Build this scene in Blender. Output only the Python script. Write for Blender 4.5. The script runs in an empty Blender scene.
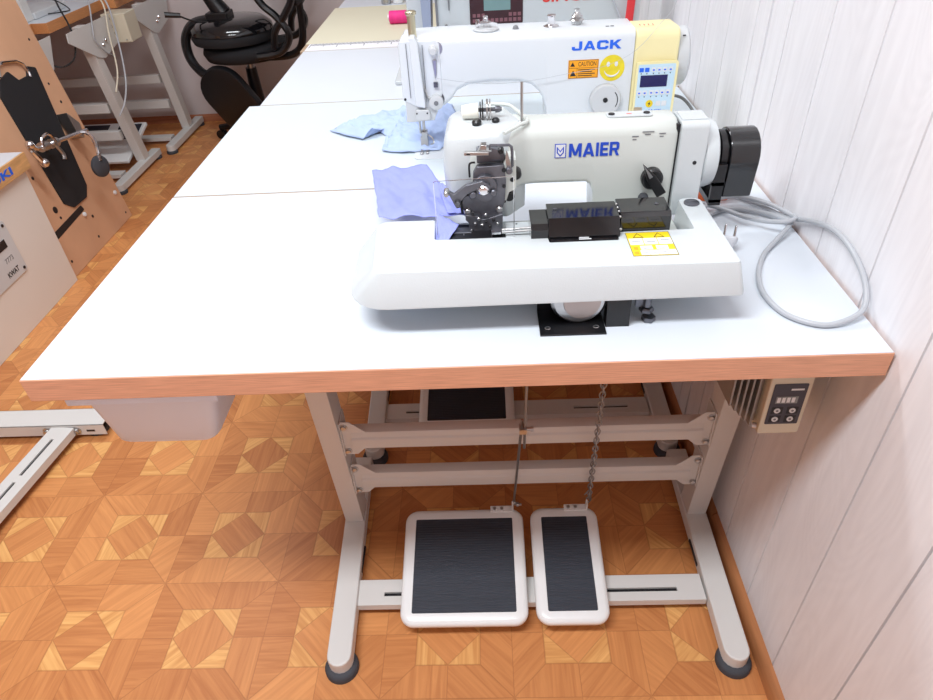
import bpy, bmesh, math, random
from mathutils import Vector, Matrix, noise
random.seed(4)
C = bpy.context.scene.collection
PI = math.pi
FL = -0.815          # floor height (table tops are z = 0)
WALL = 1.207         # right wall
BACK = 3.63          # back wall

# ------------------------------------------------------------------ materials
def lin(c):
    c = c / 255.0
    return c / 12.92 if c <= 0.04045 else ((c + 0.055) / 1.055) ** 2.4
def rgb(r, g, b): return (lin(r), lin(g), lin(b), 1.0)
class NT:
    def __init__(s, name):
        s.m = bpy.data.materials.new(name); s.m.use_nodes = True
        s.t = s.m.node_tree; s.b = s.t.nodes['Principled BSDF']
    def n(s, typ, **kw):
        o = s.t.nodes.new(typ)
        for k, v in kw.items(): setattr(o, k, v)
        return o
    def l(s, a, b): s.t.links.new(a, b)
    def put(s, node, i, v):
        if hasattr(v, 'links') or isinstance(v, bpy.types.NodeSocket): s.l(v, node.inputs[i])
        else: node.inputs[i].default_value = v
    def math(s, op, a, b=0.0, c=0.0):
        o = s.n('ShaderNodeMath', operation=op); s.put(o, 0, a); s.put(o, 1, b)
        if op in ('MULTIPLY_ADD', 'COMPARE'): s.put(o, 2, c)
        return o.outputs[0]
    def mix(s, f, a, b):
        o = s.n('ShaderNodeMix', data_type='RGBA'); s.put(o, 0, f); s.put(o, 6, a); s.put(o, 7, b)
        return o.outputs[2]
    def pos(s): return s.n('ShaderNodeTexCoord').outputs['Object']
def mat(name, col, rough=0.5, metal=0.0, spec=0.5, bump=0.0, bscale=200.0, var=0.04, vscale=6.0, coat=0.0, trans=0.0, stretch=(1, 1, 1)):
    q = NT(name); b = q.b
    b.inputs['Roughness'].default_value = rough; b.inputs['Metallic'].default_value = metal
    b.inputs['Specular IOR Level'].default_value = spec
    if coat: b.inputs['Coat Weight'].default_value = coat; b.inputs['Coat Roughness'].default_value = 0.08
    if trans: b.inputs['Transmission Weight'].default_value = trans
    mp = q.n('ShaderNodeMapping'); q.l(q.pos(), mp.inputs[0]); mp.inputs['Scale'].default_value = stretch
    nz = q.n('ShaderNodeTexNoise'); nz.inputs['Scale'].default_value = vscale; nz.inputs['Detail'].default_value = 4
    q.l(mp.outputs[0], nz.inputs['Vector'])
    c = rgb(*col)
    lo = tuple(max(0, v * (1 - var * 2)) for v in c[:3]) + (1,); hi = tuple(min(1, v * (1 + var * 2)) for v in c[:3]) + (1,)
    q.l(q.mix(nz.outputs[0], lo, hi), b.inputs['Base Color'])
    if bump:
        n2 = q.n('ShaderNodeTexNoise'); n2.inputs['Scale'].default_value = bscale; q.l(mp.outputs[0], n2.inputs['Vector'])
        bp = q.n('ShaderNodeBump'); bp.inputs['Strength'].default_value = bump; bp.inputs['Distance'].default_value = 0.001
        q.l(n2.outputs[0], bp.inputs['Height']); q.l(bp.outputs[0], b.inputs['Normal'])
    return q.m
M = {}
M['laminate'] = mat('white_laminate', (211, 217, 224), 0.28, var=.01, spec=.45)
M['laminate_cool'] = mat('cool_white_laminate', (208, 219, 225), 0.3, var=.01, spec=.45)
M['edge'] = mat('beech_edge_band', (212, 156, 126), 0.5, bump=.25, bscale=60, var=.22, vscale=30, stretch=(.6, 6, 22))
M['edge2'] = mat('oak_edge_band', (205, 140, 88), 0.5, bump=.2, bscale=60, var=.14, vscale=30, stretch=(6, .8, 20))
M['frame'] = mat('pale_grey_powder_coat', (212, 211, 208), 0.42, bump=.12, bscale=900, var=.015)
M['enamel'] = mat('white_enamel', (199, 205, 207), 0.25, bump=.25, bscale=500, var=.012, coat=.3)
M['enamel_bright'] = mat('bright_white_enamel', (220, 225, 229), 0.27, bump=.1, bscale=500, var=.01, coat=.2)
M['seam'] = mat('tan_edge_band', (170, 146, 120), .5, var=.06)
M['enamel_warm'] = mat('ivory_enamel', (205, 210, 205), 0.27, bump=.12, bscale=500, var=.012, coat=.3)
M['enamel_grey'] = mat('light_grey_enamel', (203, 206, 208), 0.3, var=.02)
M['cream'] = mat('cream_plastic', (240, 229, 176), 0.38, var=.02)
M['rubber'] = mat('dark_grey_rubber', (62, 64, 70), 0.75, bump=.3, bscale=300, var=.06)
M['black'] = mat('black_painted_metal', (20, 20, 23), 0.35, var=.05, bump=.1, bscale=500)
M['gloss_black'] = mat('glossy_black_plastic', (16, 16, 19), 0.12, var=.05, coat=.5)
M['chairblack'] = mat('black_chair_plastic', (17, 17, 20), 0.36, var=.08, bump=.2, bscale=400)
M['fabricblack'] = mat('black_chair_fabric', (22, 22, 26), 0.85, var=.15, bump=.6, bscale=900)
M['steel'] = mat('brushed_steel', (190, 190, 190), 0.28, 1.0, var=.06, stretch=(1, 1, 8), vscale=20)
M['dsteel'] = mat('dark_burnished_steel', (112, 113, 120), 0.4, .85, var=.22, vscale=55)
M['chrome'] = mat('chrome', (225, 225, 228), 0.1, 1.0, var=.02)
M['brass'] = mat('pale_brass', (205, 198, 170), 0.3, .9, var=.05)
M['rosemetal'] = mat('satin_aluminium_disc', (180, 166, 160), 0.4, .9, var=.05)
M['tray'] = mat('white_translucent_plastic', (226, 236, 255), 0.35, var=.02)
M['pedalwhite'] = mat('white_pedal_paint', (232, 234, 234), 0.3, var=.015, coat=.2)
M['tread'] = mat('ribbed_black_rubber', (44, 49, 60), 0.6, var=.12, bump=.7, bscale=120, vscale=25, stretch=(.6, 9, 1))
M['galv'] = mat('galvanised_wire', (165, 165, 165), 0.35, .9, var=.1)
M['cord'] = mat('grey_pvc_cord', (176, 179, 184), 0.4, var=.03)
M['bcord'] = mat('black_pvc_cord', (25, 25, 28), 0.4, var=.03)
M['plug'] = mat('pale_grey_plug_plastic', (205, 207, 212), 0.35, var=.02)
M['blue'] = mat('blue_lettering', (28, 72, 190), 0.4, var=.02)
M['jblue'] = mat('bright_blue_lettering', (38, 104, 228), 0.4, var=.02)
M['red'] = mat('red_lettering', (218, 60, 52), 0.4, var=.02)
M['redtape'] = mat('red_woven_strap', (214, 52, 58), 0.7, var=.06, bump=.4, bscale=700)
M['yellow'] = mat('yellow_sticker', (236, 206, 36), 0.4, var=.02)
M['smile'] = mat('smiley_yellow_foil', (232, 212, 48), 0.35, var=.1, vscale=60)
M['orange'] = mat('orange_sticker', (246, 166, 36), 0.4, var=.02)
M['orangeblock'] = mat('orange_felt', (240, 120, 72), 0.8, var=.08)
M['white'] = mat('white_print', (222, 224, 226), 0.45, var=.01)
M['ink'] = mat('black_ink', (30, 30, 34), 0.5, var=.02)
M['greyink'] = mat('grey_ink', (120, 122, 126), 0.5, var=.02)
M['panelblue'] = mat('pale_blue_panel_foil', (196, 222, 236), 0.35, var=.02)
M['screen'] = mat('dark_blue_display', (28, 28, 84), 0.15, var=.1, vscale=120)
M['greyscreen'] = mat('grey_display', (138, 142, 142), 0.2, var=.08, vscale=150)
M['lcd'] = mat('grey_green_display', (120, 150, 150), 0.2, var=.05)
M['keypad'] = mat('maroon_black_keypad', (58, 28, 34), 0.35, var=.1, vscale=60)
M['darkpanel'] = mat('anthracite_panel_foil', (64, 62, 72), 0.4, var=.04)
M['beige'] = mat('beige_plastic', (214, 206, 184), 0.42, var=.02)
M['mat_board'] = mat('beige_green_cutting_board', (214, 208, 184), 0.55, var=.02, vscale=3)
M['ruler'] = mat('white_ruler_tape', (232, 232, 238), 0.4, var=.01)
M['pink'] = mat('magenta_thread', (226, 44, 132), 0.6, bump=.6, bscale=500, var=.1, stretch=(12, 1, 1))
M['thread'] = mat('pale_thread', (226, 226, 220), 0.6)
M['cone'] = mat('cream_plastic_cone', (240, 238, 226), 0.4)
M['lilac'] = mat('lilac_cotton', (146, 154, 222), 0.85, bump=.5, bscale=350, var=.05, vscale=18)
M['paleblue'] = mat('pale_blue_cotton', (176, 194, 230), 0.85, bump=.5, bscale=350, var=.05, vscale=18)
M['ovelvet'] = mat('black_velvet_pad', (26, 26, 30), 0.8, var=.1, bump=.3)
M['whiteboard'] = mat('white_melamine_panel', (228, 222, 214), 0.5, var=.01)
M['mdf'] = mat('brown_fibreboard', (206, 160, 126), 0.7, var=.10, vscale=4, bump=.2, bscale=250)
M['baseboard'] = mat('varnished_wood_trim', (176, 118, 76), 0.4, var=.16, vscale=14, stretch=(8, .6, 8))
M['baseback'] = mat('dark_varnished_trim', (176, 112, 78), 0.45, var=.16, vscale=14, stretch=(.6, 8, 8))
M['backwall'] = mat('pale_painted_wall', (214, 206, 206), 0.7, var=.03, bump=.2, bscale=60)
M['ceiling'] = mat('white_ceiling_paint', (232, 230, 228), 0.8, var=.01)
M['clear'] = mat('clear_acrylic', (235, 240, 242), 0.05, trans=1.0, var=0)

def wall_mat():
    q = NT('whitewashed_wood_panelling'); b = q.b
    mp = q.n('ShaderNodeMapping'); q.l(q.pos(), mp.inputs[0]); mp.inputs['Scale'].default_value = (1, 1, .09)
    n1 = q.n('ShaderNodeTexNoise'); n1.inputs['Scale'].default_value = 42; n1.inputs['Detail'].default_value = 6; n1.inputs['Distortion'].default_value = .6
    q.l(mp.outputs[0], n1.inputs['Vector'])
    mp2 = q.n('ShaderNodeMapping'); q.l(q.pos(), mp2.inputs[0]); mp2.inputs['Scale'].default_value = (1, 1, .22)
    wv = q.n('ShaderNodeTexNoise'); wv.inputs['Scale'].default_value = 9; wv.inputs['Detail'].default_value = 1; wv.inputs['Distortion'].default_value = .3
    q.l(mp2.outputs[0], wv.inputs['Vector'])
    rings = q.math('ABSOLUTE', q.math('SINE', q.math('MULTIPLY', wv.outputs[0], 75.0)))
    rings = q.math('POWER', rings, 2.0)
    f = q.math('ADD', q.math('MULTIPLY', n1.outputs[0], .9), q.math('MULTIPLY', rings, .10))
    q.l(q.mix(f, rgb(218, 216, 219), rgb(243, 242, 244)), b.inputs['Base Color'])
    b.inputs['Roughness'].default_value = .45
    bp = q.n('ShaderNodeBump'); bp.inputs['Strength'].default_value = .35; bp.inputs['Distance'].default_value = .0012
    q.l(f, bp.inputs['Height']); q.l(bp.outputs[0], b.inputs['Normal'])
    return q.m
M['wall'] = wall_mat()

def floor_mat():
    q = NT('parquet_pattern_vinyl'); b = q.b
    P = .2775
    sx = q.n('ShaderNodeSeparateXYZ'); q.l(q.pos(), sx.inputs[0])
    u = q.math('DIVIDE', q.math('ADD', sx.outputs[0], .008 + 20 * P), P)
    v = q.math('DIVIDE', q.math('SUBTRACT', sx.outputs[1], .06 - 20 * P), P)
    ru, rv = q.math('ROUND', u), q.math('ROUND', v)
    a = q.math('ABSOLUTE', q.math('SUBTRACT', u, ru)); c = q.math('ABSOLUTE', q.math('SUBTRACT', v, rv))
    sm = q.math('ADD', a, c); mx = q.math('MAXIMUM', a, c)
    isd = q.math('LESS_THAN', sm, .25); isb = q.math('LESS_THAN', mx, .25)
    isp = q.math('SUBTRACT', 1.0, isb)
    istri = q.math('MULTIPLY', isb, q.math('SUBTRACT', 1.0, isd))
    gt = q.math('GREATER_THAN', a, c)
    fu, fv = q.math('FLOOR', q.math('MULTIPLY', u, 2.0)), q.math('FLOOR', q.math('MULTIPLY', v, 2.0))
    notd = q.math('SUBTRACT', 1.0, isd)
    idx = q.math('ADD', q.math('MULTIPLY', isd, q.math('ADD', ru, 77.0)), q.math('MULTIPLY', notd, fu))
    idy = q.math('ADD', q.math('MULTIPLY', isd, q.math('ADD', rv, 33.0)), q.math('MULTIPLY', notd, fv))
    idz = q.math('ADD', q.math('MULTIPLY', isp, q.math('ADD', gt, 1.0)), q.math('MULTIPLY', istri, 7.0))
    cv = q.n('ShaderNodeCombineXYZ'); q.l(idx, cv.inputs[0]); q.l(idy, cv.inputs[1]); q.l(idz, cv.inputs[2])
    wn = q.n('ShaderNodeTexWhiteNoise', noise_dimensions='3D'); q.l(cv.outputs[0], wn.inputs[0])
    rnd = wn.outputs['Value']
    ang = q.math('MULTIPLY', q.math('FLOOR', q.math('MULTIPLY', q.math('FRACT', q.math('MULTIPLY', rnd, 17.0)), 4.0)), PI / 4)
    vr = q.n('ShaderNodeVectorRotate', rotation_type='Z_AXIS'); q.l(q.pos(), vr.inputs['Vector']); q.l(ang, vr.inputs['Angle'])
    mp = q.n('ShaderNodeMapping'); q.l(vr.outputs[0], mp.inputs[0]); mp.inputs['Scale'].default_value = (5, 70, 1)
    off = q.n('ShaderNodeCombineXYZ'); q.l(q.math('MULTIPLY', rnd, 50.0), off.inputs[0]); q.l(q.math('MULTIPLY', rnd, 91.0), off.inputs[1])
    q.l(off.outputs[0], mp.inputs['Location'])
    g = q.n('ShaderNodeTexNoise'); g.inputs['Scale'].default_value = 1.0; g.inputs['Detail'].default_value = 5; g.inputs['Distortion'].default_value = 1.2
    q.l(mp.outputs[0], g.inputs['Vector'])
    cr = q.n('ShaderNodeValToRGB'); e = cr.color_ramp.elements
    e[0].position = 0; e[0].color = rgb(166, 98, 54); e[1].position = 1; e[1].color = rgb(230, 162, 100)
    q.l(q.math('ADD', q.math('MULTIPLY', rnd, .42), q.math('MULTIPLY', q.math('SUBTRACT', g.outputs[0], .18), .85)), cr.inputs[0])
    cr2 = q.n('ShaderNodeValToRGB'); e = cr2.color_ramp.elements
    e[0].position = .25; e[0].color = rgb(196, 132, 74); e[1].position = .75; e[1].color = rgb(236, 182, 114)
    q.l(g.outputs[0], cr2.inputs[0])
    col = q.mix(istri, cr.outputs[0], cr2.outputs[0])
    w = .006
    def near(x, t): return q.math('LESS_THAN', q.math('ABSOLUTE', q.math('SUBTRACT', x, t)), w)
    L1 = q.math('MULTIPLY', isb, near(sm, .25))
    L3 = q.math('MULTIPLY', q.math('MULTIPLY', q.math('GREATER_THAN', sm, .25), q.math('LESS_THAN', mx, .25 + w)), near(mx, .25))
    L4 = q.math('MULTIPLY', isp, q.math('MULTIPLY', q.math('GREATER_THAN', q.math('MINIMUM', a, c), .25), near(a, c)))
    mn = q.math('MINIMUM', a, c)
    L5 = q.math('MULTIPLY', isp, q.math('LESS_THAN', mn, w * .6))
    L6 = q.math('GREATER_THAN', mx, .5 - w * .6)
    ln = q.math('MAXIMUM', q.math('MAXIMUM', L1, L3), q.math('MAXIMUM', q.math('MAXIMUM', L4, L5), L6))
    q.l(q.mix(q.math('MULTIPLY', ln, .28), col, rgb(120, 66, 36)), b.inputs['Base Color'])
    b.inputs['Roughness'].default_value = .42
    b.inputs['Specular IOR Level'].default_value = .4
    return q.m
M['floor'] = floor_mat()

# ------------------------------------------------------------------ geometry helpers
def round_poly(pts, radii, n=6):
    out = []; N = len(pts)
    for i in range(N):
        p = Vector(pts[i]); a = Vector(pts[i - 1]); b = Vector(pts[(i + 1) % N]); r = radii[i] if isinstance(radii, (list, tuple)) else radii
        if r <= 0: out.append(tuple(p)); continue
        u = (a - p).normalized(); v = (b - p).normalized()
        ang = u.angle(v); t = min(r / math.tan(ang / 2), (a - p).length * .49, (b - p).length * .49); r = t * math.tan(ang / 2)
        c = p + (u + v).normalized() * (r / math.sin(ang / 2))
        s = p + u * t - c; e = p + v * t - c
        a0 = math.atan2(s.y, s.x); a1 = math.atan2(e.y, e.x); d = (a1 - a0 + PI) % (2 * PI) - PI
        for k in range(n + 1):
            th = a0 + d * k / n; out.append((c.x + r * math.cos(th), c.y + r * math.sin(th)))
    return out
def spline(pts, closed=False, n=8):
    P = [Vector(p) for p in pts]; N = len(P); out = []
    for i in range(N if closed else N - 1):
        if closed: a, b, c, d = P[i - 1], P[i], P[(i + 1) % N], P[(i + 2) % N]
        else: a, b, c, d = P[max(i - 1, 0)], P[i], P[i + 1], P[min(i + 2, N - 1)]
        for k in range(n):
            t = k / n
            out.append(.5 * ((2 * b) + (c - a) * t + (2 * a - 5 * b + 4 * c - d) * t * t + (3 * b - a - 3 * c + d) * t ** 3))
    if not closed: out.append(P[-1])
    return out
class MB:
    def __init__(s): s.bm = bmesh.new(); s.X = Matrix.Identity(4)
    def v(s, p): return s.bm.verts.new(s.X @ Vector(p))
    def bx(s, x0, x1, y0, y1, z0, z1):
        V = [s.v((x, y, z)) for z in (z0, z1) for y in (y0, y1) for x in (x0, x1)]
        for f in ((0, 2, 3, 1), (4, 5, 7, 6), (0, 1, 5, 4), (2, 6, 7, 3), (0, 4, 6, 2), (1, 3, 7, 5)): s.bm.faces.new([V[i] for i in f])
        return s
    def loft(s, rings, cap=True, closed=False):
        R = [[s.v(p) for p in r] for r in rings]; n = len(R[0])
        K = len(R) if closed else len(R) - 1
        for k in range(K):
            A, B = R[k], R[(k + 1) % len(R)]
            for i in range(n):
                j = (i + 1) % n; s.bm.faces.new((A[i], A[j], B[j], B[i]))
        if cap and not closed:
            s.bm.faces.new(R[0][::-1]); s.bm.faces.new(R[-1])
        return s
    def prism(s, pts, ax, a, b):
        f = {'z': lambda p, t: (p[0], p[1], t), 'x': lambda p, t: (t, p[0], p[1]), 'y': lambda p, t: (p[0], t, p[1])}[ax]
        return s.loft([[f(p, a) for p in pts], [f(p, b) for p in pts]])
    def tube(s, pts, r, n=8, closed=False, rz=1.0):
        P = [Vector(p) for p in pts]; N = len(P); rings = []
        up = None
        for i in range(N):
            if closed: t = (P[(i + 1) % N] - P[i - 1])
            else: t = P[min(i + 1, N - 1)] - P[max(i - 1, 0)]
            t.normalize()
            if up is None: up = Vector((0, 0, 1)) if abs(t.z) < .9 else Vector((1, 0, 0))
            x = t.cross(up)
            if x.length < 1e-5: x = t.cross(Vector((0, 1, 0)))
            x.normalize(); y = x.cross(t).normalized(); up = y
            rr = r[i] if isinstance(r, (list, tuple)) else r
            rings.append([P[i] + x * (rr * math.cos(2 * PI * k / n)) + y * (rr * rz * math.sin(2 * PI * k / n)) for k in range(n)])
        return s.loft(rings, closed=closed)
    def cyl(s, p0, p1, r0, r1=None, n=24):
        return s.tube([p0, p1], [r0, r0 if r1 is None else r1], n)
    def lathe(s, prof, o, ax, n=28):     # prof: (radius, distance along axis)
        o = Vector(o); a = Vector(ax).normalized(); u = a.orthogonal().normalized(); w = a.cross(u)
        return s.loft([[o + a * t + (u * math.cos(2 * PI * k / n) + w * math.sin(2 * PI * k / n)) * max(r, 1e-5) for k in range(n)] for r, t in prof])
    def ball(s, c, r, n=14, m=8):
        rs = r if isinstance(r, (list, tuple)) else (r, r, r)
        return s.loft([[(c[0] + rs[0] * math.sin(PI * j / m) * math.cos(2 * PI * k / n), c[1] + rs[1] * math.sin(PI * j / m) * math.sin(2 * PI * k / n), c[2] - rs[2] * math.cos(PI * j / m)) for k in range(n)] for j in ([.02] + list(range(1, m)) + [m - .02])])
    def build(s, name, m, parent=None, bevel=0.0, seg=2, angle=35, subsurf=0, solid=0):
        bmesh.ops.recalc_face_normals(s.bm, faces=s.bm.faces)
        me = bpy.data.meshes.new(name); s.bm.to_mesh(me); s.bm.free()
        o = bpy.data.objects.new(name, me); C.objects.link(o)
        me.materials.append(m if isinstance(m, bpy.types.Material) else M[m])
        me.shade_smooth(); me.set_sharp_from_angle(angle=math.radians(angle))
        if solid:
            d = o.modifiers.new('thickness', 'SOLIDIFY'); d.thickness = solid; d.offset = 0
        if bevel:
            b = o.modifiers.new('bevel', 'BEVEL'); b.width = bevel; b.segments = seg; b.limit_method = 'ANGLE'; b.angle_limit = math.radians(40); b.harden_normals = True
            me.shade_smooth()
        if subsurf:
            d = o.modifiers.new('sub', 'SUBSURF'); d.levels = d.render_levels = subsurf
        if parent: attach(o, parent)
        return o
ROOT = {}
def attach(o, p):
    o.parent = p
    o.matrix_parent_inverse = Matrix.Translation(-ROOT.get(p.name, Vector((0, 0, 0))))
def thing(name, label, cat, loc, group=None):
    o = bpy.data.objects.new(name, None); C.objects.link(o); o.location = loc; o.empty_display_size = .05
    ROOT[o.name] = Vector(loc)
    return tag(o, label, cat, group)
def tag(o, label, cat, group=None):
    o['label'] = label; o['category'] = cat
    if group: o['group'] = group
    return o
def struct(o): o['kind'] = 'structure'; return o
def kids(o): return [c for c in bpy.data.objects if c.parent == o]
def copy_tree(o, d=(0, 0, 0), label=None, skip=()):
    def rec(s, par):
        c = s.copy(); C.objects.link(c)
        if par: c.parent = par; c.matrix_parent_inverse = s.matrix_parent_inverse.copy()
        for ch in kids(s):
            if ch.name.split('.')[0] not in skip: rec(ch, c)
        return c
    r = rec(o, None); r.location = Vector(o.location) + Vector(d); ROOT[r.name] = Vector(o.location) + Vector(d)
    if label: r['label'] = label
    return r
def text(body, origin, U, V, w, h, m, name, parent, depth=.0004, bold=0.0, shear=0.0):
    cu = bpy.data.curves.new('lettering', 'FONT'); cu.body = body; cu.size = 1; cu.offset = bold; cu.shear = shear; cu.resolution_u = 3
    t = bpy.data.objects.new('lettering_tmp', cu); C.objects.link(t)
    bpy.context.view_layer.update()
    me = bpy.data.meshes.new_from_object(t.evaluated_get(bpy.context.evaluated_depsgraph_get()))
    bpy.data.objects.remove(t)
    xs = [v.co.x for v in me.vertices]; ys = [v.co.y for v in me.vertices]
    x0, x1, y0, y1 = min(xs), max(xs), min(ys), max(ys)
    U = Vector(U).normalized(); V = Vector(V).normalized(); N = U.cross(V)
    bm = bmesh.new(); bm.from_mesh(me); bpy.data.meshes.remove(me)
    for v in bm.verts:
        v.co = Vector(origin) + U * ((v.co.x - x0) / (x1 - x0) * w) + V * ((v.co.y - y0) / (y1 - y0) * h)
    r = bmesh.ops.extrude_face_region(bm, geom=bm.faces[:])
    for e in r['geom']:
        if isinstance(e, bmesh.types.BMVert): e.co += N * depth
    b = MB(); b.bm.free(); b.bm = bm
    return b.build(name, m, parent)
def plate(origin, U, V, w, h, m, name, parent, depth=.0006, r=0):
    U = Vector(U).normalized(); V = Vector(V).normalized(); N = U.cross(V); o = Vector(origin)
    pts = [(0, 0), (w, 0), (w, h), (0, h)]
    if r: pts = round_poly(pts, r, 4)
    b = MB(); b.loft([[o + U * p[0] + V * p[1] + N * t for p in pts] for t in (0, depth)])
    return b.build(name, m, parent)
def disc(c, N, r, m, name, parent, depth=.0006, n=28):
    b = MB(); c = Vector(c); N = Vector(N).normalized(); b.cyl(c, c + N * depth, r, n=n); return b.build(name, m, parent)
XU, ZV, YV = (1, 0, 0), (0, 0, 1), (0, 1, 0)
def block_letters(body, origin, w, h, m, name, parent, depth=.0006, gap=.14):
    S = .25
    G = {'M': (1.25, [[(0, 0), (.27, 0), (.27, 1), (0, 1)], [(.98, 0), (1.25, 0), (1.25, 1), (.98, 1)], [(.0, 1), (.32, 1), (.74, .12), (.50, .12)], [(1.25, 1), (.93, 1), (.51, .12), (.75, .12)]]),
         'A': (1.15, [[(0, 0), (.29, 0), (.70, 1), (.42, 1)], [(1.15, 0), (.86, 0), (.45, 1), (.73, 1)], [(.25, .18), (.90, .18), (.84, .36), (.31, .36)]]),
         'I': (.27, [[(0, 0), (.27, 0), (.27, 1), (0, 1)]]),
         'E': (.80, [[(0, 0), (.27, 0), (.27, 1), (0, 1)], [(.2, 0), (.8, 0), (.8, .2), (.2, .2)], [(.2, .8), (.8, .8), (.8, 1), (.2, 1)], [(.2, .41), (.74, .41), (.74, .59), (.2, .59)]]),
         'R': (.95, [[(0, 0), (.27, 0), (.27, 1), (0, 1)], [(.2, .82), (.75, .82), (.90, .92), (.75, 1), (.2, 1)], [(.2, .38), (.75, .38), (.90, .5), (.75, .56), (.2, .56)], [(.66, .45), (.80, .40), (.93, .52), (.93, .88), (.78, .98), (.66, .9)], [(.42, .45), (.68, .45), (.98, 0), (.68, 0)]]),
         'J': (1.0, [[(.70, .18), (1.0, .18), (1.0, 1), (.70, 1)], [(.15, 0), (.85, 0), (1.0, .2), (.15, .24)], [(0, .12), (.18, 0), (.30, .1), (.30, .42), (0, .42)]]),
         'C': (1.1, [[(0, .2), (.2, 0), (.32, .1), (.32, .9), (.2, 1), (0, .8)], [(.18, 0), (.92, 0), (1.1, .2), (1.0, .24), (.18, .24)], [(.18, .76), (1.0, .76), (1.1, .8), (.92, 1), (.18, 1)], [(.80, .1), (1.1, .15), (1.1, .36), (.80, .36)], [(.80, .64), (1.1, .64), (1.1, .85), (.80, .9)]]),
         'K': (1.1, [[(0, 0), (.30, 0), (.30, 1), (0, 1)], [(.25, .34), (.50, .44), (1.08, 1), (.70, 1), (.25, .60)], [(.38, .50), (.60, .62), (1.12, 0), (.74, 0)]])}
    tot = sum(G[c][0] for c in body) + gap * (len(body) - 1); b = MB(); x = 0; o = Vector(origin)
    for c in body:
        for k, P_ in enumerate(G[c][1]):
            b.loft([[(o.x + (x + p[0]) / tot * w, o.y - t, o.z + p[1] * h) for p in P_] for t in (0, depth + .00003 * k)])
        x += G[c][0] + gap
    return b.build(name, m, parent)

# ------------------------------------------------------------------ room
b = MB(); b.bx(-2.8, WALL + .02, -2.2, BACK + .02, FL - .02, FL); struct(b.build('floor', 'floor'))
b = MB(); b.bx(-2.8, WALL + .02, -2.2, BACK + .02, 1.75, 1.77); struct(b.build('ceiling', 'ceiling'))
b = MB(); b.bx(-2.8, WALL, BACK, BACK + .02, FL, 1.75); struct(b.build('wall_back', 'backwall'))
b = MB(); b.bx(-2.82, -2.8, -2.2, BACK, FL, 1.75); struct(b.build('wall_left', 'backwall'))
b = MB(); b.bx(-2.8, WALL, -2.22, -2.2, FL, 1.75); struct(b.build('wall_front', 'backwall'))
# right wall: planks with V grooves cut along y
gr = [.115 + .155 * k for k in range(-15, 23)]
prof = [(-2.2, WALL)]
for g in gr:
    if g < -2.15 or g > BACK - .03: continue
    w, d = .0022, .010
    prof += [(g - w, WALL), (g - .0012, WALL + d), (g + .0012, WALL + d), (g + w, WALL)]
    if abs(g - .58) < .02: prof += [(.664, WALL), (.6645, WALL + .016), (.6735, WALL + .016), (.674, WALL)]
prof.append((BACK, WALL))
pts = [(y, x) for y, x in prof]
b = MB(); outline = [(x, y) for y, x in pts] + [(WALL + .02, BACK), (WALL + .02, -2.2)]
b.prism(outline, 'z', FL, 1.75); struct(b.build('wall_right', 'wall', angle=10))
bb = [(0, 0), (-.016, 0), (-.016, .028), (-.012, .036), (-.006, .042), (0, .045)]
b = MB(); b.loft([[(WALL + p[0], y, FL + p[1]) for p in bb] for y in (-2.2, .335)]); b.loft([[(WALL + p[0], y, FL + p[1]) for p in bb] for y in (.337, BACK)])
struct(b.build('baseboard_right', 'baseboard'))
b = MB(); b.loft([[(x, BACK + p[0], FL + p[1]) for p in bb] for x in (-2.8, WALL - .016)]); struct(b.build('baseboard_back', 'baseback'))

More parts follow.
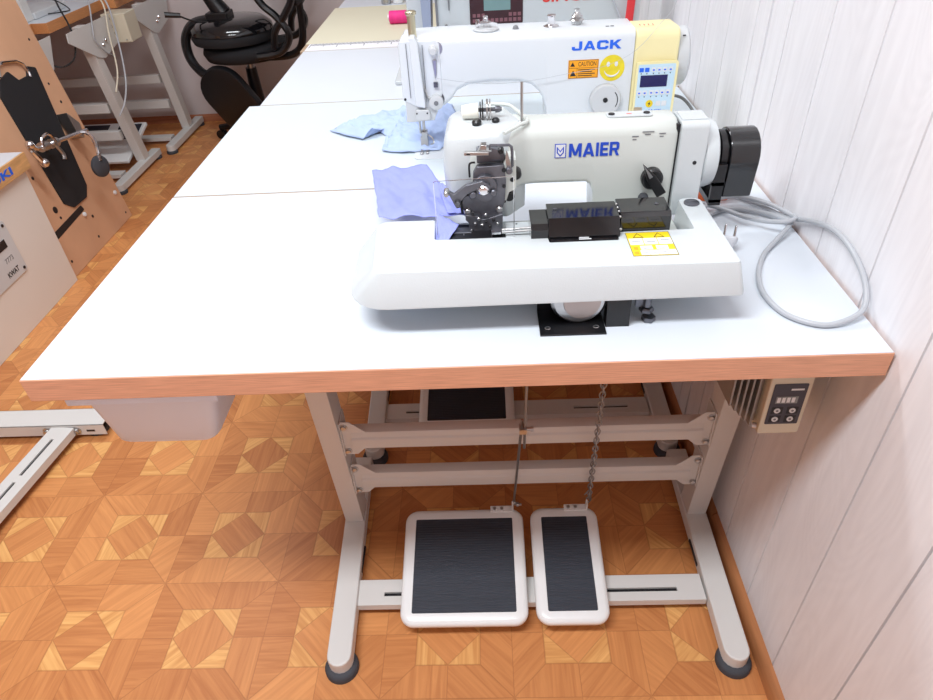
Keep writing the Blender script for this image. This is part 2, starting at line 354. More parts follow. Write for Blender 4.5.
# ------------------------------------------------------------------ white sewing tables
def make_table():
    t = thing('sewing_table', 'nearest white-topped sewing table with beech-coloured front edge', 'table', (.6, .3, FL), 'white sewing tables in a row along the panelled wall')
    b = MB(); b.bx(-.006, 1.203, 0, .597, -.04, -.0008); b.build('tabletop', 'edge', t, bevel=.0012)
    b = MB(); b.bx(-.0044, 1.2014, .0016, .5954, -.004, 0); b.build('laminate_surface', 'laminate', t)
    lean = .075           # top of the upright leans towards the operator
    for side, xf0, xf1 in ((-1, .322, .306), (1, 1.145, 1.152)):
        # foot: long rounded channel, slightly toed in
        def fx(y): return xf0 + (xf1 - xf0) * (y + .03) / .36
        w = .026
        out = []
        for k in range(9):
            a = PI + PI * k / 8; out.append((fx(-.008) + w * math.cos(a), -.008 + w * math.sin(a)))
        out += [(fx(.55) + w, .55), (fx(.55) - w, .55)]
        b = MB(); b.prism(out, 'z', FL + .014, FL + .05); ft = b.build('foot', 'frame', t, bevel=.004, seg=3)
        b = MB(); b.bx(0, .004, .2, .27, FL + .026, FL + .034); b.X = Matrix.Identity(4)
        for v in b.bm.verts: v.co.x += fx(.23) - side * (w + .0005) - .002
        b.build('slot', 'ink', ft)
        for yy in (-.012, .53):
            b = MB(); b.lathe([(.036, 0), (.036, .010), (.033, .017), (.027, .019)] , (fx(yy), yy, FL), (0, 0, 1)); b.build('rubber_cap', 'rubber', ft, angle=50)
        # upright: leaning channel, open on the inner side
        xc = fx(.33) + (-.0 if side < 0 else .0)
        x0, x1 = xc - .0225, xc + .0225
        def yl(z): return .33 - lean * (z + .765) / .765
        zt, zb = -.04, FL + .05
        wt = .003
        inn = x1 if side < 0 else x0; outx = x0 if side < 0 else x1
        sg = 1 if side < 0 else -1
        sec = [(outx, 0), (inn, 0), (inn, .062), (inn - sg * wt, .062), (inn - sg * wt, wt), (outx + sg * wt, wt), (outx + sg * wt, .062), (outx, .062)]
        b = MB(); b.loft([[(p[0], yl(z) + p[1], z) for p in sec] for z in (zb, zt)]); up = b.build('leg', 'frame', t, bevel=.002)
        b = MB(); b.bx(xc - .035, xc + .035, .06, .56, -.046, -.04); b.build('mounting_rail', 'frame', t, bevel=.001)
        # beam brackets: bolted flange and a chamfered web
        for zc in (-.452, -.600):
            y0 = yl(zc)
            b = MB(); b.bx(*sorted((inn + sg * .0003, inn + sg * .0035)), y0 + .004, y0 + .055, zc - .045, zc + .052)
            web = [(inn + sg * .002, zc - .045), (inn + sg * .03, zc - .045), (inn + sg * .055, zc - .02), (inn + sg * .055, zc + .022), (inn + sg * .022, zc + .052), (inn + sg * .002, zc + .052)]
            b.prism(web, 'y', y0 + .010, y0 + .013)
            pl = b.build('beam_bracket', 'frame', t, bevel=.0008)
            for dz in (-.034, .038):
                b = MB(); c = (inn + sg * .010, y0 + .010, zc + dz)
                b.lathe([(.0085, 0), (.0085, .0015), (.006, .0018), (.006, .006), (.003, .007)], c, (0, -1, 0), n=12); b.build('bolt', 'steel', pl)
    for zc in (-.452, -.600):
        yc = .33 - lean * (zc + .765) / .765 + .020
        b = MB(); b.prism(round_poly([(yc - .016, zc - .022), (yc + .018, zc - .022), (yc + .018, zc + .022), (yc - .010, zc + .022), (yc - .012, zc + .008), (yc - .016, zc + .004)], .002, 2), 'x', .351, 1.1075); b.build('crossbeam', 'frame', t)
    # slotted pedal bar
    z0, z1 = FL + .022, FL + .040
    b = MB(); S = [(.40, .45), (.47, .71), (.9, 1.06)]
    b.bx(.335, 1.118, .108, .130, z0, z1); b.bx(.335, 1.118, .140, .172, z0, z1)
    xs = [.335] + [v for s in S for v in s] + [1.118]
    for i in range(0, len(xs), 2): b.bx(xs[i], xs[i + 1], .1299, .1401, z0, z1)
    pb = b.build('pedal_bar', 'frame', t)
    b = MB(); b.bx(.34, 1.113, .1305, .1395, z1 - .007, z1 - .005); b.build('slot_shade', 'fabricblack', pb)  # black strip set in the slots, stands in for the channel's shaded interior
    return t
table = make_table()
table2 = copy_tree(table, (0, .6, 0), 'second white sewing table from the front, carrying the blue fabric')
table3 = copy_tree(table, (.03, 1.2, 0), 'third white sewing table, between the blue fabric and the ruler edge')
table5 = copy_tree(table, (.03, 2.556, 0), 'farthest white sewing table, beyond the beige cutting board')
for tb in (table2, table3, table5):
    for c in kids(tb):
        if c.name.startswith('tabletop'): c.data = c.data.copy(); c.data.materials[0] = M['seam']
        if tb is not table2: continue
        if c.name.startswith('laminate'):
            c.data = c.data.copy(); c.data.materials[0] = M['laminate_cool']
# drawer tray hanging under the first table
def ring(x0, x1, y0, y1, z, r=.02): return [(p[0], p[1], z) for p in round_poly([(x0, y0), (x1, y0), (x1, y1), (x0, y1)], r, 5)]
b = MB()
b.loft([ring(.040, .258, .012, .40, -.0465, .012), ring(.040, .258, .012, .40, -.056, .012), ring(.046, .25, .024, .39, -.058, .014),
        ring(.056, .222, .034, .37, -.160, .022), ring(.062, .214, .042, .36, -.171, .02)])
tr = thing('storage_tray', 'white plastic drawer tray hanging under the left end of nearest table', 'tray', (.14, .2, -.171))
b.build('tray_body', 'tray', tr, bevel=.003)
b = MB(); b.bx(.032, .0395, .02, .40, -.056, -.0405); b.build('runner', 'tray', tr); b = MB(); b.bx(.2585, .266, .02, .40, -.056, -.0405); b.build('runner', 'tray', tr)
b = MB(); b.bx(.036, .262, .007, .0118, -.058, -.0405); b.build('front_lip', 'tray', tr, bevel=.002)

# ------------------------------------------------------------------ foot pedals, rod and chain
def pedal(x0, x1, label, zoff=0):
    t = thing('foot_pedal', label, 'pedal', ((x0 + x1) / 2, .14, FL + .04))
    L = math.hypot(.265, .06); ang = math.atan2(.055, .265)
    X = Matrix.Translation(((x0 + x1) / 2, .05, -.762)) @ Matrix.Rotation(ang, 4, 'X')
    w = x1 - x0
    def rr(i, r, z): return [(p[0], p[1], z) for p in round_poly([(-w / 2 + i, i), (w / 2 - i, i), (w / 2 - i, L - i), (-w / 2 + i, L - i)], r, 6)]
    b = MB(); b.X = X
    b.loft([rr(.006, .022, -.020), rr(0, .03, -.014), rr(0, .03, -.006), rr(.004, .027, 0), rr(.012, .02, .002), rr(.0255, .004, .002), rr(.0262, .004, -.001)])
    b.build('pedal_plate', 'pedalwhite', t, angle=50)
    b = MB(); b.X = X
    b.bx(-w / 2 + .026, w / 2 - .026, .026, L - .026, -.003, .0015)
    n = int((L - .056) / .006)
    for k in range(n): yy = .03 + k * .006; b.bx(-w / 2 + .03, w / 2 - .03, yy, yy + .0028, .001, .0024)
    b.build('tread_pad', 'tread', t)
    b = MB(); b.X = X; b.bx(-.012, .012, .085, .105, -.024, -.019); b.build('pivot_bracket', 'steel', t)
    b = MB(); b.X = X; e = w / 2 - .022
    b.bx(e - .055, e, L - .012, L + .004, -.003 + .005, .0055); b.bx(e - .0035, e, L - .012, L + .004, .004, .028)
    b.build('linkage_bracket', 'pedalwhite', t, bevel=.0008)
    for dx in (-.045, -.028):
        b = MB(); b.X = X; b.cyl((e + dx, L - .004, .005), (e + dx, L - .004, .009), .004, n=10); b.build('bolt', 'steel', t)
    return t
p1 = pedal(.443, .724, 'wide white foot pedal with black ribbed pad under nearest table')
p2 = pedal(.741, .9, 'narrow white foot pedal with black ribbed pad beside the wide one')
p3 = copy_tree(p1, (.0, .6, 0), 'far wide pedal, half hidden beneath the second table')
# rod
t = thing('pedal_rod', 'thin steel linkage rod rising from the wide pedal to the tabletop', 'rod', (.705, .32, -.70))
b = MB(); b.cyl((.704, .322, -.692), (.7195, .262, -.36), .003, n=8); b.build('lower_rod', 'galv', t)
b = MB(); b.cyl((.7245, .27, -.45), (.727, .19, -.041), .003, n=8); b.build('upper_rod', 'galv', t)
b = MB(); b.bx(.713, .728, .246, .266, -.386, -.374); b.cyl((.728, .256, -.38), (.742, .256, -.38), .004, n=8); b.cyl((.736, .256, -.38), (.742, .256, -.38), .006, n=8); b.build('clamp_screw', 'steel', t)
b = MB(); b.ball((.704, .322, -.694), .006); b.cyl((.704, .322, -.700), (.722, .322, -.702), .003, n=8); b.cyl((.71, .322, -.7005), (.715, .322, -.701), .006, n=6); b.build('ball_joint', 'galv', t)
# chain
t = thing('pedal_chain', 'small steel link chain rising from the narrow pedal to the tabletop', 'chain', (.883, .33, -.70))
A, B = Vector((.8825, .322, -.694)), Vector((.866, .20, -.042)); n = 42
D = (B - A) / n; dn = D.normalized(); s1 = dn.orthogonal().normalized(); s2 = dn.cross(s1)
b = MB()
for k in range(n):
    c = A + D * (k + .5); s = (s1 + s2).normalized() if k % 2 else (s1 - s2).normalized()
    h = D.length * .76
    b.tube([c + dn * (h * math.cos(a)) + s * (.0056 * math.sin(a)) for a in [2 * PI * i / 10 for i in range(10)]], .0016, 6, closed=True)
o = b.build('chain_links', 'galv', t); o['kind'] = 'stuff'
b = MB(); b.tube(spline([(.872, .325, -.675), (.884, .325, -.66), (.888, .325, -.68), (.884, .325, -.705), (.876, .325, -.70)]), .0015, 6); b.build('hook', 'galv', t)

# ------------------------------------------------------------------ control box under the table
t = thing('control_box', 'beige machine control box with dark keypad under table beside wall', 'control box', (1.14, .12, -.24))
Xb = Matrix.Translation((1.094, .075, -.225)) @ Matrix.Rotation(math.radians(-2), 4, 'X')
b = MB(); b.X = Xb; b.prism(round_poly([(0, 0), (.066, 0), (.066, .185), (0, .185)], .004, 3), 'y', 0, .13); b.build('housing', 'beige', t, bevel=.002)
def on(x, z): return Xb @ Vector((x, -.0002, z))
UX = (Xb.to_3x3() @ Vector((1, 0, 0))); VZ = (Xb.to_3x3() @ Vector((0, 0, 1)))
pn = plate(on(.007, .022), UX, VZ, .052, .083, 'darkpanel', 'keypad_panel', t, .0008, .002)
plate(on(.0145, .066) + UX.cross(VZ) * .0008, UX, VZ, .034, .014, 'greyscreen', 'display', pn, .0006)
for k in range(4): plate(on(.0165 + .0075 * k, .068) + UX.cross(VZ) * .0014, UX, VZ, .005, .010, 'white', 'digit', pn, .0002)
for i in range(2):
    for j in range(2):
        x, z = .021 + i * .024, .033 + j * .018
        plate(on(x - .009, z - .007) + UX.cross(VZ) * .0008, UX, VZ, .018, .014, 'ink', 'button_field', pn, .0003, .001)
        bt = disc(on(x, z) + UX.cross(VZ) * .0011, UX.cross(VZ), .0050, 'white', 'button', pn, .001, 16)
        disc(on(x, z) + UX.cross(VZ) * .0021, UX.cross(VZ), .0022, 'greyink', 'button_mark', pn, .0003, 10)
plate(on(.034, .092) + UX.cross(VZ) * .0008, UX, VZ, .02, .0035, 'white', 'printed_mark', pn, .0002)
b = MB(); b.X = Xb; b.bx(.017, .037, -.003, .004, .118, .134); b.build('rocker_switch', 'ink', t, bevel=.001)
b = MB(); b.X = Xb
for k in range(5): b.bx(-.052 + k * .010, -.049 + k * .010, .01, .12, .01 + .0 * k + (4 - k) * .011, .185)
b.bx(-.052, -.001, .112, .12, .055, .185); b.bx(-.01, -.0002, .02, .12, .012, .18)
b.build('heat_sink', mat('heat_sink_aluminium', (150, 145, 140), .5, .3), t)
b = MB(); b.X = Xb; b.cyl((-.012, -.001, .022), (-.006, -.004, .022), .005, n=10); b.build('screw', 'steel', t)

# ------------------------------------------------------------------ MAIER blind stitch machine
mm = thing('blindstitch_machine', 'white blindstitch machine with black motor on nearest table', 'sewing machine', (.78, .25, 0))
top = [(.500, .088), (1.005, .083), (1.002, .285), (.968, .285), (.968, .182), (.856, .181), (.853, .157), (.752, .157), (.750, .178), (.582, .178), (.580, .243), (.489, .245)]
mid = [(.496, .0865), (1.0065, .0815), (1.004, .287), (.967, .287), (.967, .183), (.855, .182), (.852, .158), (.753, .158), (.751, .179), (.583, .179), (.581, .245), (.486, .247)]
bot = [(.459, .066), (1.016, .072), (1.012, .292), (.966, .292), (.966, .19), (.855, .19), (.852, .165), (.753, .165), (.751, .184), (.584, .184), (.582, .252), (.454, .252)]
rt = [.016, .006, .012, .012, .004, .003, .003, .003, .004, .006, .004, .02]; rb = [.06, .008, .012, .012, .004, .003, .003, .003, .004, .006, .004, .02]
T = round_poly(top, rt, 6); Md = round_poly(mid, rt, 6); Bt = round_poly(bot, rb, 6)
b = MB(); b.loft([[(p[0], p[1], .053) for p in Bt], [(p[0], p[1], .056) for p in Bt], [(p[0], p[1], .0965) for p in Md], [(p[0], p[1], .1) for p in T]])
b.build('work_plate', 'enamel', mm, angle=28)
b = MB(); b.prism(round_poly([(.585, .186), (.965, .186), (.965, .38), (.84, .38), (.82, .30), (.60, .30)], .008, 4), 'z', .02, .066); b.build('base_casting', 'enamel_warm', mm, bevel=.004)
b = MB(); b.prism(round_poly([(.60, .19), (.745, .19), (.745, .26), (.60, .26)], .006, 4), 'z', .062, .080); b.build('inner_bed', 'enamel', mm, bevel=.002)
# feet of the casting
for x, y in ((.63, .28), (.93, .36), (.93, .22), (.63, .21)):
    b = MB(); b.cyl((x, y, 0), (x, y, .022), .014, n=16); b.build('base_foot', 'rubber', mm)
b = MB(); b.lathe([(.012, 0), (.012, .002), (.0105, .003)], (.985, .266, .1), (0, 0, 1), n=20); b.bx(.976, .994, .265, .267, .1028, .1034); b.build('plate_screw', 'dsteel', mm)
# arm
def sec(x, y0, y1, z0, z1, r1=.022, r0=.008):
    return [(x, p[0], p[1]) for p in round_poly([(y0, z0), (y1, z0), (y1, z1), (y0, z1)], [r0, r0, r1, r1], 5)]
armL = [(.625, .268, .378, .150, .200), (.640, .262, .384, .140, .210), (.66, .262, .386, .134, .2165), (.69, .268, .384, .130, .2205), (.708, .282, .38, .1285, .2215),
        (.72, .296, .376, .1275, .2215), (.74, .30, .372, .127, .2215), (.80, .30, .370, .1265, .2215), (.822, .30, .370, .1265, .2215), (.829, .30, .370, .122, .2212), (.834, .30, .370, .108, .2212), (.836, .30, .370, .064, .221),
        (.9, .30, .370, .064, .2205), (.953, .30, .370, .064, .220), (.958, .303, .366, .066, .217)]
b = MB(); b.loft([sec(*a) for a in armL]); arm = b.build('arm_casting', 'enamel_warm', mm, angle=40)
# left head cover
o1 = round_poly([(.597, .262), (.690, .262), (.728, .312), (.700, .400), (.648, .408), (.600, .37)], [.02, .012, .012, .03, .02, .03], 5)
def sc(o, f, z, dx=0): 
    cx = sum(p[0] for p in o) / len(o); cy = sum(p[1] for p in o) / len(o)
    return [(cx + (p[0] - cx) * f + dx, cy + (p[1] - cy) * f, z) for p in o]
b = MB(); b.loft([sc(o1, .80, .085, .012), sc(o1, .90, .11, .006), sc(o1, .99, .14), sc(o1, 1, .175), sc(o1, .985, .198), sc(o1, .95, .213), sc(o1, .89, .222), sc(o1, .80, .2265)])
b.build('head_cover', 'enamel', mm, angle=60)
b = MB(); b.tube(spline([(.691, .262, .2262), (.716, .296, .2262), (.728, .316, .2262), (.712, .37, .2262), (.70, .392, .2262), (.665, .403, .2262)]), .0028, 8); b.build('cover_seam', 'enamel_warm', mm)
# thread tension on the head
b = MB(); b.lathe([(.0075, 0), (.0095, .001), (.0112, .018), (.0112, .026)], (.628, .33, .238), (1, 0, .05)); b.build('tension_cone', 'cone', mm)
for k, (x, r, m_) in enumerate(((.657, .012, 'black'), (.6605, .015, 'black'), (.667, .0155, 'steel'), (.672, .0155, 'steel'))):
    b = MB(); b.lathe([(.002, -.0012), (r, -.0008), (r, .0008), (.002, .0012)], (x, .33, .240), (1, 0, 0)); b.build('tension_disc', m_, mm)
b = MB(); b.cyl((.65, .33, .240), (.69, .33, .240), .003, n=10); b.lathe([(.005, 0), (.005, .006), (.003, .009)], (.680, .33, .240), (1, 0, 0), 10); b.build('tension_post', 'dsteel', mm)
b = MB(); b.bx(.666, .669, .322, .338, .224, .254); b.build('tension_bracket', 'steel', mm)
b = MB(); b.lathe([(.007, 0), (.0075, .006), (.005, .009)], (.651, .303, .2255), (0, 0, 1)); b.lathe([(.0055, 0), (.006, .005), (.004, .007)], (.680, .312, .2255), (0, 0, 1)); b.build('tension_screw', 'black', mm)
b = MB(); b.cyl((.720, .314, .220), (.720, .314, .283), .0022, n=10); b.lathe([(.0055, 0), (.0055, .004), (.003, .006)], (.72, .314, .220), (0, 0, 1), 12)
b.build('spool_pin', 'steel', mm)
# maker's plate on top of the arm
pt = plate((.852, .322, .2213), XU, YV, .070, .022, 'enamel', 'top_badge', mm, .0015, .006)
disc((.860, .333, .2228), ZV, .005, 'ink', 'badge_screw', pt, .0015, 14); disc((.914, .333, .2228), ZV, .005, 'ink', 'badge_screw', pt, .0015, 14)
plate((.883, .332, .2228), XU, YV, .008, .0025, 'red', 'badge_mark', pt, .0002)
# lettering
block_letters('MAIER', (.7925, .2996, .1705), .0775, .0215, 'blue', 'maker_lettering', mm)
em = plate((.7705, .2996, .1700), XU, ZV, .0175, .0225, 'blue', 'emblem', mm, .0005)
plate((.7718, .2991, .1713), XU, ZV, .0149, .0199, 'white', 'emblem_field', em, .0003)
b = MB(); zz = .1725; pp = [(.7735, zz + .016), (.7735, zz + .006), (.7790, zz), (.7845, zz + .006), (.7845, zz + .016), (.7790, zz + .009)]
b.prism(pp, 'y', .2984, .2989); b.build('emblem_tulip', 'blue', em)
b = MB(); pp = [(.7752, zz + .012), (.7752, zz + .0068), (.7790, zz + .0025), (.7828, zz + .0068), (.7828, zz + .012), (.7790, zz + .0065)]
b.prism(pp, 'y', .2981, .2985); b.build('emblem_tulip_field', 'white', em)
for x, z, w in ((.888, .198, .010), (.889, .1935, .006), (.903, .2045, .018), (.907, .2005, .009), (.929, .201, .010), (.930, .1965, .006)):
    plate((x, .2996, z), XU, ZV, w, .0015, 'greyink', 'dial_marking', mm, .0003)
# dial with pointer
kd = MB(); kd.lathe([(.017, 0), (.017, .010), (.014, .013)], (.925, .3, .132), (0, -1, 0)); kn = kd.build('stitch_dial', 'black', mm)
b = MB(); c = Vector((.925, .284, .132)); d = Vector((-.020, 0, .030)).normalized(); s = Vector((d.z, 0, -d.x))
pts_ = [c + d * .036, c + d * .006 + s * .0075, c - d * .026 + s * .008, c - d * .026 - s * .008, c + d * .006 - s * .0075]
b.loft([[p for p in pts_], [p + Vector((0, -.007, 0)) for p in pts_]]); b.build('pointer_handle', 'black', kn, bevel=.001)
b = MB(); b.loft([[c + d * .036 + Vector((0, -.0072, 0)), c + d * .010 + s * .003 + Vector((0, -.0072, 0)), c + d * .010 - s * .003 + Vector((0, -.0072, 0))], [c + d * .036 + Vector((0, -.0078, 0)), c + d * .010 + s * .003 + Vector((0, -.0078, 0)), c + d * .010 - s * .003 + Vector((0, -.0078, 0))]]); b.build('pointer_tip', 'steel', kn)
b = MB(); b.cyl((.916, .30, .098), (.914, .278, .100), .008, n=14); b.build('peg', 'rubber', mm)
# pulley housing, disc, motor
b = MB(); b.prism([(p[0], p[1]) for p in round_poly([(.294, .066), (.375, .066), (.375, .218), (.294, .218)], [.004, .004, .03, .010], 6)], 'x', .961, 1.004); hs = b.build('pulley_housing', 'enamel', mm, bevel=.003)
b = MB(); b.bx(.955, .9608, .3035, .36, .07, .213); b.build('housing_gap', 'ink', mm)
disc((.988, .2941, .155), (0, -1, 0), .0032, 'ink', 'housing_screw', hs, .0006, 12)
b = MB(); b.bx(.963, 1.002, .306, .345, .218, .2195); b.build('housing_lid', 'enamel', hs, bevel=.0006)
b = MB(); b.lathe([(.051, 0), (.054, .002), (.054, .014), (.051, .022), (.042, .026)], (1.004, .346, .150), (1, 0, 0), 40); b.build('belt_cover', 'enamel', mm)
mo = MB()
def pill(r, yt, zt, yb, zb, n=10):
    d = Vector((yb - yt, zb - zt)).normalized(); s = Vector((-d.y, d.x)); out = []
    for k in range(n + 1):
        a = PI * k / n; q = Vector((yt, zt)) + s * (r * math.cos(a)) - d * (r * math.sin(a)); out.append(tuple(q))
    out += [(yb - s.x * r, yb * 0 + zb - s.y * r), (yb + s.x * r, zb + s.y * r)]
    return out
pl_ = pill(.041, .362, .142, .368, .082)
mo.prism(pl_, 'x', 1.053, 1.101); mo.build('motor_cover', 'gloss_black', mm, bevel=.003, seg=3)
b = MB(); b.lathe([(.036, 0), (.036, .004), (.030, .005), (.030, .009), (.035, .010), (.035, .019)], (1.030, .358, .146), (1, 0, 0), 24); b.cyl((1.045, .36, .142), (1.056, .36, .142), .03)
b.bx(1.030, 1.049, .316, .322, .075, .14); b.bx(1.030, 1.049, .39, .396, .075, .14); b.bx(1.030, 1.049, .316, .396, .104, .110); b.bx(1.030, 1.049, .316, .396, .070, .080); b.build('motor_mount', 'black', mm)
# black cylinder covers
b = MB(); b.prism([(.156, .090), (.176, .090), (.176, .1025), (.158, .1005)], 'x', .7535, .8515); b.build('front_lip', 'gloss_black', mm, angle=15)
b = MB(); b.prism([(.168, .082), (.228, .082), (.228, .119), (.180, .119), (.172, .113)], 'x', .726, .752); b.build('cylinder_cap', 'gloss_black', mm, bevel=.0008, angle=15)
b = MB(); b.prism([(.170, .082), (.232, .082), (.232, .126), (.182, .126), (.173, .112), (.166, .104)], 'x', .752, .856); cc = b.build('cylinder_cover', 'gloss_black', mm, bevel=.0008, angle=15)
b = MB(); b.prism([(.183, .082), (.236, .082), (.236, .128), (.188, .128), (.183, .122)], 'x', .8575, .932); b.build('rear_cover', 'gloss_black', mm, bevel=.0015, angle=15)
for x in (.764, .915): disc((x, .212, .126 if x < .8 else .128), ZV, .003, 'dsteel', 'cover_screw', mm, .0008, 10)
for k in range(5): b = MB(); b.ball((.8567, .171 + k * .012, (.110, .124, .1265, .1265, .1265)[k]), .002); b.build('cover_pin', 'steel', mm)
for x, w in ((.796, .014), (.795, .018)): plate((x, .1585 if w > .015 else .1630, .1024), XU, YV, w, .0022, 'white', 'cover_print', mm, .0003)
# slide rods
for y in (.205, .214):
    b = MB(); b.cyl((.684, y, .094), (.73, y, .096), .0019, n=10); b.build('slide_rod', 'steel', mm)
b = MB(); b.bx(.69, .727, .19, .25, .080, .088); b.build('slide_plate', 'enamel', mm, bevel=.001)
disc((.712, .197, .088), ZV, .0018, 'ink', 'plate_hole', mm, .0003, 8); disc((.708, .243, .088), ZV, .0018, 'ink', 'plate_hole', mm, .0003, 8)
# stickers
st = plate((.8645, .1085, .1002), XU, YV, .063, .0675, 'yellow', 'warning_sticker', mm, .0004)
for k in range(3): plate((.8662 + k * .0205, .1395, .1006), XU, YV, .0192, .0185, 'white', 'sticker_field', st, .0002)
for k in range(4): plate((.8765 + k * .0126, .1102, .1006), XU, YV, .0120, .0135, 'white', 'sticker_field', st, .0002)
for k in range(2): plate((.8785 + k * .022, .1252, .1006), XU, YV, .017, .0110, 'white', 'sticker_field', st, .0002)
for x, y, w in ((.870, .149, .012), (.891, .147, .012), (.911, .151, .012), (.880, .115, .006), (.893, .114, .005), (.906, .116, .006), (.883, .128, .008), (.904, .127, .008)):
    plate((x, y, .1008), XU, YV, w, .0012, 'greyink', 'sticker_print', st, .0002)
for x in (.868, .869): plate((x, .1125 if x < .8685 else .1255, .1006), XU, YV, .006, .008, 'orange', 'sticker_print', st, .0002)
for x in (.881, .911):
    b = MB(); b.prism([(x - .008, .160), (x + .008, .160), (x, .1735)], 'z', .1006, .1008); tri = b.build('warning_triangle', 'ink', st)
    b = MB(); b.prism([(x - .0058, .1612), (x + .0058, .1612), (x, .1712)], 'z', .1008, .1010); b.build('triangle_field', 'yellow', st)
for (x0_, x1_, y0_, y1_) in ((.8645, .9275, .1085, .1091), (.8645, .9275, .1754, .176), (.8645, .8651, .1085, .176), (.9269, .9275, .1085, .176)):
    b = MB(); b.bx(x0_, x1_, y0_, y1_, .1006, .1008); b.build('sticker_border', 'ink', st)

# sewing mechanism (dark steel), x(px) and z(py) measured on the plane y = .24
def mx(px): return .605 + (px - 448) * .00152
def mz(py): return .159 - (py - 185) * (.00177 if py > 185 else .0015)
def poly(pxs): return [(mx(a), mz(b_)) for a, b_ in pxs]
zm = lambda X_, Y_: (430 + X_ / 6.36, 135 + Y_ / 6.36)
def mp(name, pts, y0, y1, m_='dsteel', bev=.0008, r=0):
    P_ = poly([zm(*p) for p in pts])
    if r: P_ = round_poly(P_, r, 4)
    b = MB(); b.prism(P_, 'y', y0, y1); return b.build(name, m_, mm, bevel=bev)
def mc(name, X_, Y_, r, y0, y1, m_='steel', n=18):
    a, b_ = zm(X_, Y_); b = MB(); b.lathe([(r, 0), (r, (y0 - y1) * .8), (r * .75, y0 - y1)], (mx(a), y0, mz(b_)), (0, -1, 0), n); return b.build(name, m_, mm)
mp('upper_plate', [(300, 110), (345, 95), (400, 105), (470, 130), (478, 190), (300, 200)], .250, .262, r=.002)
mp('head_block', [(480, 160), (545, 175), (545, 360), (500, 380), (480, 430), (450, 460), (440, 300)], .243, .28, 'enamel_warm')
mp('main_plate', [(275, 245), (300, 200), (470, 195), (480, 300), (470, 420), (440, 500), (230, 500), (195, 455), (190, 410), (230, 370), (270, 320)], .236, .248, r=.003)
mp('round_cam', [(345 + 78 * math.cos(a), 325 + 80 * math.sin(a)) for a in [2 * PI * k / 20 for k in range(20)]], .228, .236)
mp('rocker_arm', [(115, 325), (150, 345), (230, 290), (330, 265), (380, 300), (370, 350), (300, 320), (240, 340), (190, 385), (190, 420), (160, 425), (120, 345)], .220, .229, r=.0015)
mc('cam_bolt', 337, 325, .0078, .226, .216, 'chrome')
mc('pivot_bolt', 268, 355, .0058, .228, .221, 'dsteel'); mc('pivot_bolt', 398, 350, .0055, .230, .222, 'dsteel')
mc('arm_screw', 105, 325, .0045, .226, .208, 'steel', 10); mc('arm_screw', 172, 390, .0045, .222, .214, 'dsteel', 12)
mc('plate_bolt', 228, 468, .0052, .236, .229, 'steel'); mc('plate_bolt', 434, 460, .0048, .236, .229, 'steel')
mc('oil_knob', 545, 285, .0085, .262, .246, 'black'); mc('oil_knob', 500, 410, .0085, .258, .244, 'black'); mc('hole', 520, 305, .0035, .243, .2422, 'ink'); mc('hole', 470, 432, .0022, .243, .2422, 'ink')
mc('hole', 467, 225, .0034, .236, .2345, 'ink'); mc('hole', 466, 330, .0028, .236, .2345, 'ink'); mc('knob', 452, 112, .0045, .25, .238, 'black')
mp('lower_block', [(215, 470), (300, 480), (320, 500), (360, 495), (455, 470), (450, 590), (240, 595), (235, 520), (215, 500)], .222, .24, r=.001)
for k, (X_, Y_, r) in enumerate(((262, 455, .0026), (300, 492, .0026), (345, 468, .0024), (395, 500, .003), (275, 520, .0022), (320, 530, .0025), (370, 540, .0026), (420, 525, .0022), (250, 560, .002), (345, 510, .0022))):
    mc('small_screw', X_, Y_, r, .222, .2185, 'steel' if k % 3 else 'ink', 10)
mp('presser_slot', [(295, 575), (440, 570), (440, 582), (295, 587)], .216, .222, 'chrome', 0)
for k, (a0, a1) in enumerate(((255, 290), (300, 322), (335, 352), (360, 382))):
    mp('needle_guide', [(a0, 585), (a1, 585), (a1 - 3, 655), (a0 + 3, 655)], .205 + .004 * (k % 2), .226, 'dsteel' if k % 2 else 'steel', .0006)
b = MB(); b.bx(.604, .668, .182, .245, .081, .090); b.build('throat_plate', 'black', mm, bevel=.001)
mp('throat_bar', [(110, 560), (250, 560), (250, 660), (110, 660)], .214, .232, 'dsteel')
mp('throat_window', [(150, 575), (195, 575), (195, 630), (150, 630)], .2125, .2145, 'ink', 0)
mp('throat_clip', [(195, 565), (240, 570), (235, 600), (200, 600)], .208, .214, 'steel')
mp('throat_bracket', [(160, 600), (250, 610), (250, 625), (165, 622)], .204, .212, 'steel')
mp('feed_shaft', [(382, 600), (470, 600), (470, 640), (382, 640)], .212, .236, 'black')
mp('arm_tip', [(330, 62), (365, 62), (362, 95), (395, 105), (300, 120), (320, 90)], .236, .250, 'steel')
mp('thread_guide_bar', [(225, 92), (375, 98), (375, 118), (225, 114)], .230, .236, 'steel')
mp('guide_slot', [(240, 100), (262, 101), (262, 108), (240, 107)], .2292, .2302, 'ink', 0)
P_ = [zm(385, 90), zm(385, 62), zm(440, 66), zm(500, 66), zm(515, 78), zm(519, 110), zm(519, 200), zm(495, 225)]
b = MB(); b.tube([(mx(a), .236, mz(c_)) for a, c_ in P_], .0022, 8); b.build('wire_guard', 'dsteel', mm)
b = MB(); b.tube([(mx(p[0]), .240, mz(p[1])) for p in spline([zm(290, 175) + (0,), zm(262, 178) + (0,), zm(252, 200) + (0,), zm(252, 270) + (0,)])], .0016, 8); b.build('spring_wire', 'black', mm)
mp('lever_plate', [(483, 85), (492, 110), (512, 190), (512, 240), (488, 240), (476, 150)], .230, .234, 'steel')
mc('lever_screw', 498, 215, .005, .232, .222, 'dsteel')
